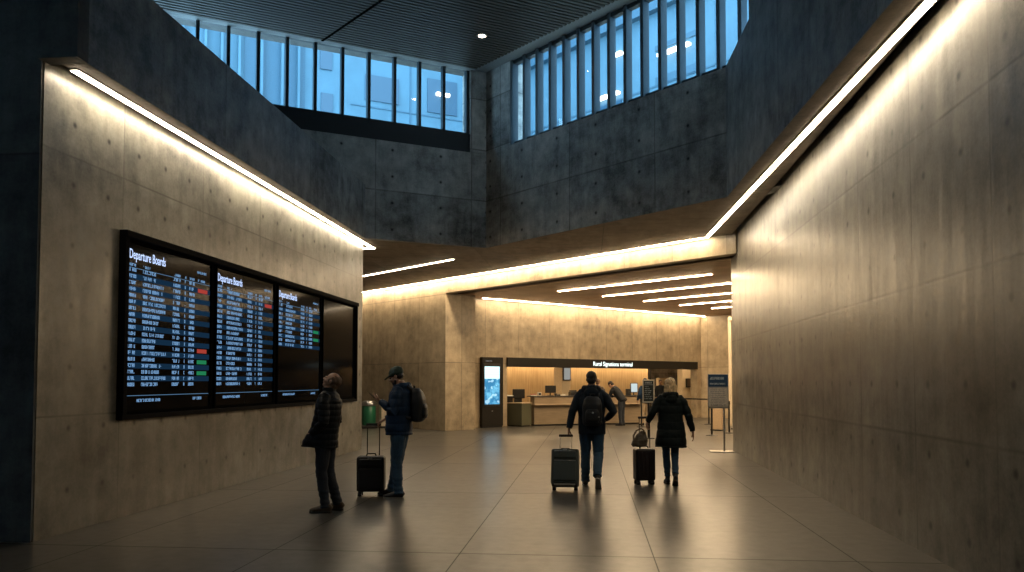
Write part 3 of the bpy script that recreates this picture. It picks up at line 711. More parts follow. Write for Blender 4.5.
glyphs(g_, -.29, .03, 1.035, .02, rr_, -.036); g_.build('sheet_text', 'ink', ns, normals=False)
# black framed stand sign
M['sign_face'] = simple('dark_sign_face', (.02, .03, .03), .4); M['sign_frame'] = simple('cream_frame', (.86, .80, .68), .5)
s2 = empty('stand_sign', (1.62, 22.6, 0), R(-3), 'black stand sign with cream frame left of the blonde woman', 'sign')
part('base', 'black', s2, (-.16, .16, -.16, .16, 0, .02)); m_ = MB(); m_.cyl((0, .02, .02), (0, .02, 1.05), .035); m_.build('pole', 'black', s2, 'auto')
part('frame', 'sign_frame', s2, (-.165, .165, -.03, .0, 1.0, 1.64), bev=.006); part('face', 'sign_face', s2, (-.135, .135, -.035, -.029, 1.035, 1.605), bev=0)
g_ = MB(); glyphs(g_, -.1, .1, 1.53, .045, rr_, -.037); g_.quad((-.12, -.037, 1.49), (.12, -.037, 1.49), (.12, -.037, 1.5), (-.12, -.037, 1.5))
for i_ in range(7): glyphs(g_, -.11, .02+rr_.random()*.09, 1.43-i_*.055, .022, rr_, -.037)
g_.build('sign_text', 'pale_ink', s2, normals=False)

# litter bin behind the men
M['green'] = simple('green_bin', (.02, .16, .08), .35, coat=.3)
bi_ = empty('litter_bin', (-7.5, 26.7, 0), R(30), 'green cylindrical litter bin with silver top beyond the left wall end', 'bin')
m_ = MB(); m_.lathe([(.0, .1), (.22, .1), (.235, .14), (.235, .74), (.22, .76), (0, .76)], 28); m_.build('drum', 'green', bi_, 'auto')
m_ = MB(); m_.lathe([(.255, .76), (.262, .8), (.255, .86), (.2, .92), (.1, .935), (0, .938)], 28); m_.build('lid', 'steel', bi_, 'auto')
part('plinth', 'black', bi_, (-.26, .26, -.22, .22, 0, .1), bev=.02)
part('back_post', 'black', bi_, (-.31, -.27, -.05, .05, 0, .86)); 
pb = empty('litter_bin', (-7.02, 26.85, 0), R(30), 'narrow cream recycling bin tight beside the green one', 'bin')
part('bin_body', 'cream', pb, (-.13, .13, -.16, .16, .06, .84), bev=.02); part('bin_base', 'black', pb, (-.14, .14, -.17, .17, 0, .07)); part('opening', 'black', pb, (-.08, .08, -.165, -.155, .66, .74), bev=0)

# ================================================================ people
def remesh(mb, name, mat, parent, vox=.006, smooth=4, disp=None, post=None):
    bm = mb.bm; bmesh.ops.recalc_face_normals(bm, faces=bm.faces)
    me = bpy.data.meshes.new('tmp'); bm.to_mesh(me); bm.free()
    to = bpy.data.objects.new('tmp', me); C.objects.link(to)
    md = to.modifiers.new('r', 'REMESH'); md.mode = 'VOXEL'; md.voxel_size = vox
    if smooth: s_ = to.modifiers.new('s', 'SMOOTH'); s_.iterations = smooth; s_.factor = .5
    dg = bpy.context.evaluated_depsgraph_get(); dg.update()
    out = bpy.data.meshes.new_from_object(to.evaluated_get(dg)); bpy.data.objects.remove(to); bpy.data.meshes.remove(me)
    if disp:
        ns_ = [v.normal.copy() for v in out.vertices]
        for v, n in zip(out.vertices, ns_): v.co = v.co+n*disp(v.co, n)
    if post:
        for v in out.vertices: v.co = post(v.co)
    out.polygons.foreach_set('use_smooth', [True]*len(out.polygons))
    out.materials.clear(); out.materials.append(M[mat]); out.name = name
    o = bpy.data.objects.new(name, out); C.objects.link(o); o.parent = parent
    return o
def hand(mb, w, d, pn, curl, ts, spread=1., th=None):
    w, d, pn = Vector(w), Vector(d).normalized(), Vector(pn).normalized()
    sd_ = d.cross(pn).normalized(); pn = sd_.cross(d).normalized()
    mb.tube([w-d*.03, w, w+d*.03, w+d*.065, w+d*.092], [(.026, .019), (.028, .019), (.036, .017), (.042, .0155), (.040, .013)], 12, up=pn)
    for i, L in enumerate((.070, .078, .072, .057)):
        k = (i-1.5)*ts*-1
        p = w+d*.086+sd_*k*.0222*spread
        pts = [p]; rr = [.0088]; ang = 0
        dd = (d+sd_*k*.05*spread).normalized()
        for j, f in enumerate((.42, .32, .26)):
            ang += curl*(.75 if j == 0 else 1.)*(1+.06*k)
            v = dd*math.cos(ang)+pn*math.sin(ang)
            pts.append(pts[-1]+v*L*f); rr.append((.0084, .0078, .0062)[j])
        mb.tube(pts, rr, 8, up=sd_)
    p = w+d*.022+sd_*ts*.03; t1 = (d*.62+sd_*ts*.62+pn*.35).normalized(); t2 = (d*.85+sd_*ts*.1+pn*(.45 if th is None else th)).normalized()
    mb.tube([p-t1*.01, p+t1*.036, p+t1*.036+t2*.03, p+t1*.036+t2*.052], [.0125, .0108, .0095, .007], 8, up=pn)
def rotx(p, piv, a):
    return Matrix.Translation(piv) @ Matrix.Rotation(a, 4, 'X') @ Matrix.Translation(-Vector(piv))
def shoe(root, ank, yaw, pitch, matn, sole, L=.28, boot=0, lift=0, s=1):
    """ank: x,y of ankle on the floor; pitch>0 raises the heel about the toe"""
    e_m = Matrix.Translation((ank[0], ank[1], lift)) @ Matrix.Rotation(yaw, 4, 'Z') @ (Matrix.Translation((0, .13, 0)) @ Matrix.Rotation(-pitch, 4, 'X') @ Matrix.Translation((0, -.13, 0)))
    mb = MB()
    prof = [(-.085, .03, .045, .03), (-.07, .036, .055, .045), (-.02, .038, .06, .062), (.04, .042, .05, .05), (.10, .047, .042, .036), (.15, .044, .036, .028), (.185, .03, .03, .018)]
    mb.tube([(0, y, z) for y, rx, z, rz_ in prof], [(rx, rz_) for y, rx, z, rz_ in prof], 14, up=(0, 0, 1))
    mb.tube([(0, -.025, .05), (0, -.03, .11+boot)], [(.038, .048), (.04, .048)], 14, up=(0, 1, 0))
    def post(c):
        c = c.copy(); c.z = max(c.z, .018); return e_m @ c
    o_ = remesh(mb, 'shoe' if not boot else 'boot', matn, root, .006, 3, post=post)
    m_ = MB(); n = 16; ring = []
    out = [(-.088, 0), (-.075, .03), (-.03, .037), (.05, .041), (.11, .049), (.155, .045), (.188, .02), (.192, 0)]
    pts = [(x, y) for y, x in out]+[(-x, y) for y, x in reversed(out[1:-1])]
    a = [m_.bm.verts.new(e_m @ Vector((x, y, 0))) for x, y in pts]; b_ = [m_.bm.verts.new(e_m @ Vector((x, y, .024))) for x, y in pts]
    m_.bm.faces.new(a[::-1]); m_.bm.faces.new(b_)
    for i in range(len(a)): j = (i+1) % len(a); m_.bm.faces.new((a[i], a[j], b_[j], b_[i]))
    so = m_.build('sole', sole, o_, False)
    return o_
def nz(c, s, a, off=0): return a*noise.noise(Vector((c.x*s+off, c.y*s, c.z*s)))
def person(label, loc, rz, P, scale=1., group=None):
    root = empty('person', loc, rz, label, 'person', group); root.scale = (scale,)*3
    v = P.get('vox', .0055)
    bend = P.get('bend', 0); Mu = rotx(None, (0, 0, .96), -bend); yawt = Matrix.Rotation(P.get('twist', 0), 4, 'Z')
    Mu = Mu @ yawt
    Mh = Mu @ Matrix.Translation((0, 0, 1.53)) @ Matrix.Rotation(P.get('head_yaw', 0), 4, 'Z') @ Matrix.Rotation(P.get('head_pitch', 0), 4, 'X') @ Matrix.Translation((0, .012, .105))
    f = P.get('girth', 1.)
    def up(vs, mt=None):
        for q in vs: q.co = (mt or Mu) @ q.co
    # --- body: one continuous surface
    b = MB()
    up(b.rings([(0, 0, .86, .13, .09), (0, 0, .95, .155, .105), (0, .0, 1.08, .135, .095), (0, 0, 1.25, .155, .11), (0, 0, 1.37, .165, .10), (0, 0, 1.44, .12, .075), (0, -.005, 1.475, .065, .06), (0, 0, 1.56, .054, .056)], 20))
    for c, r in (((0, -.012, .022), (.074, .092, .086)), ((0, .028, -.03), (.060, .060, .082)), ((0, .052, -.088), (.034, .032, .026)), ((.032, .062, -.032), (.024, .022, .026)), ((-.032, .062, -.032), (.024, .022, .026)),
                 ((.028, .078, .014), (.024, .014, .009)), ((-.028, .078, .014), (.024, .014, .009)), ((0, .09, -.052), (.022, .010, .0065)), ((0, .087, -.064), (.02, .010, .0065)),
                 ((.076, -.006, -.012), (.007, .018, .030)), ((-.076, -.006, -.012), (.007, .018, .030)), ((0, .106, -.026), (.0125, .012, .010)), ((.011, .098, -.029), (.008, .01, .007)), ((-.011, .098, -.029), (.008, .01, .007))):
        b.ell(c, r, 14, mat=Mh)
    up(b.tube([(0, .084, .016), (0, .1, -.02)], [.007, .010], 8), Mh)
    sh = {}; arms = P['arms']; legs = P['legs']
    for side, sx in (('L', -1), ('R', 1)):
        S = Mu @ Vector((.165*sx, 0, 1.405)); sh[side] = S
        a = arms[side]; E_, W_ = Vector(a['e']), Vector(a['w'])
        b.tube([Mu @ Vector((.09*sx, 0, 1.38)), S, S.lerp(E_, .5), E_, E_.lerp(W_, .4), W_], [.05, .05, .045, .037, .035, .025], 12)
        hd_ = Vector(a.get('hd', W_-E_)); hand(b, W_+hd_.normalized()*.01, hd_, a['pn'], a['curl'], a['ts'])
        l = legs[side]; Hh = Vector((.088*sx, 0, .93)); K_, An = Vector(l['k']), Vector(l['a'])
        b.tube([Hh+Vector((0, 0, .03)), Hh.lerp(K_, .35), K_, K_.lerp(An, .35), An], [.075, .072, .05, .048, .032], 12)
        fd = Vector((-math.sin(l['yaw']), math.cos(l['yaw']), 0)); 
        fd = (fd*math.cos(l['pitch'])+Vector((0, 0, -math.sin(l['pitch'])))).normalized()
        b.tube([An+Vector((0, 0, .01)), An-Vector((0, 0, .035)), An-Vector((0, 0, .045))+fd*.09, An-Vector((0, 0, .05))+fd*.15], [(.03, .03), (.03, .028), (.033, .02), (.026, .014)], 10, up=(0, 0, 1))
    remesh(b, 'body', P.get('skin', 'skin'), root, v, 2)
    if P.get('face'):
        for sx in (-1, 1):
            m_ = MB(); m_.ell((.029*sx, .0795, .0005), (.0125, .0105, .008), 12, mat=Mh); m_.build('eye', 'eye', root, True)
    # --- trousers
    t = MB(); tg = P.get('leg', 1.)
    t.rings([(0, 0, .84, .15*f, .11*f), (0, 0, .92, .175*f, .128*f), (0, 0, 1.03, .16*f, .118*f)], 20)
    for side, sx in (('L', -1), ('R', 1)):
        l = legs[side]; Hh = Vector((.088*sx, 0, .92)); K_, An = Vector(l['k']), Vector(l['a'])
        lo = An+Vector((0, -.005, P.get('cuff', -.02)))
        t.tube([Hh+Vector((0, 0, .04)), Hh.lerp(K_, .3), Hh.lerp(K_, .7), K_, K_.lerp(An, .35), K_.lerp(An, .75), lo], [.098*tg, .099*tg, .083*tg, .072*tg, .069*tg, .061*tg, .062*tg], 14)
    def fold(c, n):
        a = 0
        if c.z < .3: a += .003*math.sin(c.z*95+3*noise.noise(Vector((c.x*9, c.y*9, c.z*3))))
        if .38 < c.z < .6: a += .0015*math.sin(c.z*90+4*noise.noise(Vector((c.x*8, c.y*8, c.z*5))))
        return a+nz(c, 9, .010)
    remesh(t, P.get('trouser_name', 'trousers'), P['trousers'], root, v*1.3, 3, fold)
    # --- jacket
    j = MB(); up(j.rings([(cx, cy, z, rx, ry) for (cx, cy, z, rx, ry) in P['torso']], 24, 2.25))
    sr = P.get('sleeve', 1.)
    for side, sx in (('L', -1), ('R', 1)):
        a = arms[side]; E_, W_ = Vector(a['e']), Vector(a['w']); S = sh[side]
        j.tube([Mu @ Vector((.06*sx, 0, 1.38)), Mu @ Vector((.15*sx, 0, 1.395)), S.lerp(E_, .25)+Vector((.012*sx, 0, 0)), S.lerp(E_, .65), E_, E_.lerp(W_, .45), W_-(W_-E_).normalized()*.005],
               [.085*sr, .088*sr, .076*sr, .068*sr, .064*sr, .056*sr, .046*sr], 14)
    if P.get('hood'):
        hz, hs = P['hood']
        for q in range(11):
            an = PI*(-.18+1.36*q/10)
            j.ell((.098*hs*math.cos(an), -.03-.075*hs*math.sin(an) if math.sin(an) > 0 else -.03-.04*math.sin(an), hz+.012*math.sin(an)), (.04*hs, .042*hs, .052*hs), 10, mat=Mu)
        j.ell((0, -.115*hs, hz-.055), (.10*hs, .055*hs, .08*hs), 14, mat=Mu)
    qp = P.get('quilt', 0)
    Mi = Mu.inverted()
    def jd(c, n):
        a = nz(c, 7, .010, 5)+nz(c, 19, .004, 2)
        if qp:
            z = (Mi @ c).z; ph = (z/qp) % 1.0
            a += .009*(abs(math.sin(PI*ph))**.45-.7)
        return a
    remesh(j, P.get('jacket_name', 'jacket'), P['jacket'], root, v*1.2, 2 if qp else 4, jd)
    # --- hair / cap
    hr = P.get('hair')
    if hr:
        h = MB()
        if hr == 'short': h.ell((0, -.022, .034), (.082, .094, .087), 20, mat=Mh); h.ell((0, -.052, -.03), (.072, .055, .06), 16, mat=Mh)
        elif hr == 'receding': h.ell((0, -.034, .022), (.080, .085, .076), 20, mat=Mh); h.ell((0, -.055, -.035), (.072, .05, .055), 16, mat=Mh); h.ell((.068, 0, .0), (.012, .035, .035), 12, mat=Mh); h.ell((-.068, 0, .0), (.012, .035, .035), 12, mat=Mh)
        elif hr == 'long': 
            h.ell((0, -.02, .030), (.094, .106, .096), 20, mat=Mh); h.ell((0, -.05, -.04), (.105, .075, .10), 20, mat=Mh)
            for q in range(-4, 5):
                an = q*.36; x_, y_ = .088*math.sin(an), -.03-.068*math.cos(an)
                h.ell((x_, y_, -.10-.02*(q % 2)), (.026, .024, .085), 10, mat=Mh)
        Mhi = Mh.inverted()
        def hdsp(c, n):
            q = Mhi @ c; return (.0045 if hr == 'long' else .003)*math.sin(q.x*(150 if hr == 'long' else 260)+6*noise.noise(q*12))+nz(c, 30, .003)
        remesh(h, 'hair', P.get('hair_mat', 'hair_dark'), root, .005, 2, hdsp)
    if P.get('cap'):
        h = MB(); h.ell((0, -.02, .045), (.088, .104, .082), 22, mat=Mh)
        up(h.rings([(0, -.012, .018, .0905, .106), (0, -.012, .052, .0895, .105)], 24), Mh)
        up(h.tube([(0, .03, .035), (0, .09, .034), (0, .135, .026), (0, .165, .016)], [(.07, .008), (.074, .007), (.062, .006), (.03, .005)], 14, up=(0, 0, 1)), Mh)
        co = remesh(h, 'cap', 'cap_green', root, .005, 2)
        h = MB(); h.ell((0, -.05, -.02), (.077, .055, .045), 16, mat=Mh); remesh(h, 'hair', 'hair_dark', root, .006, 2)
    if P.get('beard'):
        h = MB(); h.ell((0, .05, -.082), (.052, .044, .032), 14, mat=Mh); h.ell((.048, .028, -.055), (.010, .02, .03), 10, mat=Mh); h.ell((-.048, .028, -.055), (.010, .02, .03), 10, mat=Mh)
        remesh(h, 'beard', 'hair_dark', root, .005, 2)
    for side in ('L', 'R'):
        l = legs[side]; shoe(root, l['foot'], l['yaw'], l['pitch'], P['shoe'], P['sole'], boot=P.get('boot', 0), lift=l.get('lift', 0))
    return root, Mu, Mh
M['skin'] = simple('skin', (.42, .24, .16), .5, var=.05); M['skin_dark'] = simple('skin_brown', (.20, .105, .065), .5, var=.05)
M['eye'] = simple('eye', (.05, .03, .02), .2)
M['hair_dark'] = simple('dark_hair', (.012, .009, .008), .55, bump=.2, bscale=200); M['hair_grey'] = simple('grey_brown_hair', (.13, .075, .045), .6, bscale=120, var=.4); M['hair_blonde'] = simple('blonde_hair', (.78, .55, .30), .5, bscale=22, var=.3)
M['black_coat'] = simple('black_padded_cloth', (.008, .010, .013), .55, bscale=60, spec=.15); M['navy'] = simple('navy_padded_cloth', (.012, .030, .066), .6, bscale=60, spec=.15); M['navy_dark'] = simple('dark_navy_cloth', (.009, .016, .026), .65, bscale=60, spec=.15)
M['coat_green'] = simple('black_green_coat', (.009, .014, .014), .6, bscale=60, spec=.15)
M['jeans_dark'] = simple('dark_jeans', (.012, .017, .027), .8, bscale=120, var=.25, bump=.2); M['jeans'] = simple('blue_jeans', (.02, .058, .105), .8, bscale=120, var=.3, bump=.2)
M['cap_green'] = simple('green_cap_cloth', (.02, .045, .035), .7); M['leather'] = simple('brown_suede', (.07, .045, .025), .6); M['shoe_dark'] = simple('dark_trainer', (.012, .014, .018), .6); M['shoe_grey'] = simple('grey_trainer', (.06, .06, .055), .7)
M['sole_pale'] = simple('pale_sole', (.28, .27, .24), .6); M['sole_dark'] = simple('dark_sole', (.03, .026, .02), .6); M['beige'] = simple('beige_cloth', (.35, .27, .18), .8)
M['phone'] = simple('phone_black', (.01, .01, .012), .2)

# man looking up at the boards
PA = dict(girth=1., leg=1.0, head_pitch=R(27), face=True, hair='receding', hair_mat='hair_grey', jacket='black_coat', quilt=.075, trousers='jeans_dark', trouser_name='jeans', shoe='leather', sole='sole_dark', bend=-R(3),
     torso=[(0, .07, .80, .21, .225), (0, .055, .90, .212, .205), (0, .02, 1.02, .205, .17), (0, .0, 1.15, .205, .162), (0, -.01, 1.28, .212, .158), (0, -.015, 1.38, .20, .145), (0, -.015, 1.45, .145, .11), (0, -.005, 1.50, .085, .085), (0, 0, 1.545, .075, .078)],
     arms=dict(L=dict(e=(-.265, -.06, 1.12), w=(-.17, .12, .97), hd=(.3, .6, -.6), pn=(1, 0, -.2), curl=.35, ts=-1), R=dict(e=(.265, -.06, 1.12), w=(.17, .12, .97), hd=(-.3, .6, -.6), pn=(-1, 0, -.2), curl=.35, ts=1)),
     legs=dict(L=dict(k=(-.10, .02, .50), a=(-.105, -.03, .09), foot=(-.105, -.03), yaw=R(6), pitch=0), R=dict(k=(.10, .0, .50), a=(.11, -.12, .09), foot=(.11, -.115), yaw=R(-10), pitch=0)))
person('man in black padded jacket and brown shoes gazing up at the departure boards', (-3.24, 9.62, 0), R(90), PA, .985)
# man with a phone
PB = dict(girth=1.02, leg=1.05, head_pitch=-R(24), face=True, cap=True, beard=True, jacket='navy', quilt=.11, trousers='jeans', trouser_name='jeans', shoe='shoe_dark', sole='sole_pale', hood=(1.475, 1.05), bend=R(1),
     torso=[(0, .02, .84, .20, .175), (0, .02, .92, .21, .18), (0, .015, 1.05, .205, .172), (0, .0, 1.2, .212, .168), (0, -.005, 1.32, .215, .16), (0, -.01, 1.40, .195, .14), (0, -.01, 1.46, .14, .11), (0, .0, 1.51, .085, .085)],
     arms=dict(L=dict(e=(-.275, .03, 1.15), w=(-.13, .235, 1.275), hd=(.15, .62, .42), pn=(.35, -.5, .75), curl=.42, ts=-1), R=dict(e=(.27, .02, 1.13), w=(.20, .26, 1.035), hd=(.02, .7, -.42), pn=(-.1, -.45, -.85), curl=.75, ts=1)),
     legs=dict(L=dict(k=(-.10, .03, .50), a=(-.11, .0, .09), foot=(-.11, .01), yaw=R(4), pitch=0), R=dict(k=(.10, .06, .50), a=(.12, .15, .09), foot=(.12, .16), yaw=R(-12), pitch=0)))
rB, MuB, MhB = person('man in green cap and navy hooded jacket reading his phone', (-2.60, 10.85, 0), R(90), PB, 1.03)
# man walking away
PW = dict(girth=1.02, leg=1.04, head_pitch=-R(6), hair='short', skin='skin_dark', jacket='navy_dark', trousers='jeans', trouser_name='jeans', shoe='shoe_grey', sole='sole_pale', hood=(1.47, 1.12), bend=R(3),
     torso=[(0, 0, .80, .205, .155), (0, 0, .92, .205, .16), (0, 0, 1.05, .20, .155), (0, .0, 1.2, .215, .155), (0, 0, 1.32, .225, .15), (0, 0, 1.40, .205, .13), (0, 0, 1.46, .14, .105), (0, 0, 1.51, .085, .085)],
     arms=dict(L=dict(e=(-.285, -.07, 1.13), w=(-.335, -.115, .885), hd=(-.05, -.06, -1), pn=(1, -.1, 0), curl=.95, ts=-1), R=dict(e=(.335, -.09, 1.14), w=(.225, .13, 1.02), pn=(-1, 0, 0), curl=.3, ts=1)),
     legs=dict(L=dict(k=(-.095, .12, .505), a=(-.10, .10, .09), foot=(-.10, .12), yaw=R(5), pitch=0), R=dict(k=(.10, .02, .50), a=(.095, -.30, .20), foot=(.095, -.30), yaw=R(-4), pitch=R(52), lift=.0)))
PW['legs']['R'].update(a=(.095, -.285, .215), foot=(.095, -.36))
rW, MuW, MhW = person('man with black backpack walking away and pulling a grey suitcase', (.02, 12.22, 0), R(-2), PW, 1.0)
# woman walking away
PF = dict(girth=.92, leg=.86, head_pitch=-R(4), hair='long', hair_mat='hair_blonde', jacket='coat_green', jacket_name='coat', quilt=.13, trousers='jeans', trouser_name='jeans', shoe='shoe_dark', sole='sole_dark', boot=.08, hood=(1.465, .98), cuff=.03,
     torso=[(0, 0, .62, .255, .175), (0, 0, .72, .25, .18), (0, 0, .85, .235, .175), (0, 0, 1.0, .215, .16), (0, 0, 1.12, .20, .15), (0, .0, 1.25, .205, .15), (0, 0, 1.34, .205, .14), (0, 0, 1.41, .185, .12), (0, 0, 1.46, .13, .1), (0, 0, 1.51, .082, .082)],
     arms=dict(L=dict(e=(-.29, -.06, 1.16), w=(-.335, .0, 1.045), hd=(-.2, .02, -.9), pn=(1, -.1, 0), curl=.9, ts=-1), R=dict(e=(.285, -.04, 1.13), w=(.355, -.02, .875), hd=(.12, .03, -1), pn=(-1, .2, 0), curl=.3, ts=1)),
     legs=dict(L=dict(k=(-.07, .07, .50), a=(-.045, .10, .10), foot=(-.045, .12), yaw=R(2), pitch=0), R=dict(k=(.065, .02, .50), a=(.045, -.2, .165), foot=(.045, -.25), yaw=R(-3), pitch=R(28))))
PF['arms']['L'].update(e=(-.30, -.05, 1.18), w=(-.375, .02, 1.03))
person('blonde woman in long dark quilted coat walking away with her suitcase', (1.24, 12.60, 0), R(1), PF, .94)

# far people
st = dict(legs=dict(L=dict(k=(-.10, .02, .50), a=(-.105, 0, .09), foot=(-.105, .01), yaw=R(6), pitch=0), R=dict(k=(.10, .02, .50), a=(.11, 0, .09), foot=(.11, .01), yaw=R(-6), pitch=0)),
     torso=[(0, 0, .84, .19, .145), (0, 0, .95, .19, .145), (0, 0, 1.15, .185, .14), (0, 0, 1.3, .2, .14), (0, 0, 1.39, .19, .12), (0, 0, 1.45, .13, .1), (0, 0, 1.5, .075, .075)],
     arms=dict(L=dict(e=(-.25, -.02, 1.13), w=(-.25, .12, .93), pn=(1, 0, 0), curl=.3, ts=-1), R=dict(e=(.25, -.02, 1.13), w=(.25, .12, .93), pn=(-1, 0, 0), curl=.3, ts=1)),
     vox=.011, shoe='shoe_dark', sole='sole_dark', hair='short')
PC = dict(st); PC.update(jacket='black_coat', trousers='jeans_dark', bend=R(38), head_pitch=-R(10), arms=dict(L=dict(e=(-.26, .36, 1.02), w=(-.18, .60, 1.07), pn=(0, 0, -1), curl=.3, ts=-1), R=dict(e=(.26, .36, 1.02), w=(.18, .60, 1.07), pn=(0, 0, -1), curl=.3, ts=1)))
person('person in black bending over the service counter', (1.13, 29.0, 0), R(62), PC, 1.0)
PD = dict(st); PD.update(jacket='navy', trousers='beige', skin='skin')
person('person in blue jacket and pale trousers standing left of the framed sign', (1.98, 29.3, 0), R(20), PD, .97)
PE = dict(st); PE.update(jacket='black_coat', trousers='jeans_dark', skin='skin_dark')
x_, y_, _ = T(x_at(659, 1.3), 1.3); person('dark haired clerk behind the counter, right of the framed sign', (x_, y_, 0), R(-170), PE, .95)
PG = dict(st); PG.update(jacket='leather', trousers='jeans_dark', hair_mat='hair_grey')
person('person in brown at the counter, mostly hidden by the walking man', (.27, 27.6, 0), R(-10), PG, .96)

# ---------------------------------------------------------------- things carried
def backpack(root_loc, rz, label, w=.30, h=.46, d=.17, logos=False, mat='pack'):
    """local: back panel at y=0 (against the wearer), pack bulges to -y"""
    e = empty('backpack', root_loc, rz, label, 'backpack')
    m_ = MB(); m_.rings([(0, -d*.45, 0, w*.36, d*.34), (0, -d*.5, .03, w*.46, d*.5), (0, -d*.52, .16, w*.5, d*.56), (0, -d*.5, .32, w*.48, d*.52), (0, -d*.44, h-.05, w*.42, d*.42), (0, -d*.38, h, w*.26, d*.24)], 24, 2.8)
    remesh(m_, 'main_bag', mat, e, .007, 4, lambda c, n: nz(c, 9, .008))
    m_ = MB(); m_.rings([(0, -d*.95, .05, w*.30, d*.22), (0, -d*1.0, .09, w*.36, d*.26), (0, -d*1.0, .2, w*.35, d*.25), (0, -d*.95, .25, w*.28, d*.2)], 20, 3); remesh(m_, 'front_pocket', mat, e, .007, 3)
    m_ = MB(); m_.tube([(-.035, -.03, h-.01), (-.03, -.03, h+.035), (.03, -.03, h+.035), (.035, -.03, h-.01)], .008, 8, up=(0, 1, 0)); m_.build('grab_handle', mat, e, True)
    for sx in (-1, 1):
        m_ = MB(); m_.tube([(.08*sx, -.02, h-.04), (.10*sx, .06, h+.03), (.11*sx, .19, h-.03), (.12*sx, .245, h-.16), (.14*sx, .2, h-.3), (.15*sx, .04, h-.4), (.13*sx, -.02, .05)], [(.022, .006)]*7, 8, up=(sx, 0, 0)); m_.build('shoulder_strap', mat, e, True)
    if logos:
        m_ = MB(); m_.ell((.01, -d*1.28, .2), (.014, .004, .014), 12); m_.build('badge', 'sole_pale', e, True)
        m_ = MB(); m_.box(.085, .11, -d*1.2, -d*1.19+.012, .13, .145, bev=.002); m_.build('badge', 'sole_pale', e)
    return e
M['pack'] = simple('black_pack_cloth', (.007, .008, .010), .6, bscale=90)
def world_of(root, p): return root.location+Matrix.Rotation(root.rotation_euler.z, 3, 'Z') @ (Vector(p)*root.scale[0])
backpack(world_of(rB, (0, -.155, 1.01)), R(90), 'rounded black backpack worn by the man in the cap')
backpack(world_of(rW, (0.02, -.135, .93)), R(-2), 'black backpack with small pale badges on the walking man', logos=True, h=.44, d=.15)
ph = empty('phone', world_of(rB, (-.075, .345, 1.335)), R(90), 'black phone held up in front of the man in the cap', 'phone'); 
m_ = MB(); Mp = Matrix.Rotation(R(-48), 4, 'X') @ Matrix.Rotation(R(8), 4, 'Z'); m_.box(-.036, .036, -.004, .004, -.03, .115, bev=.004, mat=Mp); m_.build('case', 'phone', ph)
m_ = MB(); m_.box(-.032, .032, -.0056, -.0042, -.024, .108, mat=Mp); m_.build('glass_face', 'scr_dim', ph) if 'scr_dim' in M else m_.build('glass_face', 'phone', ph)

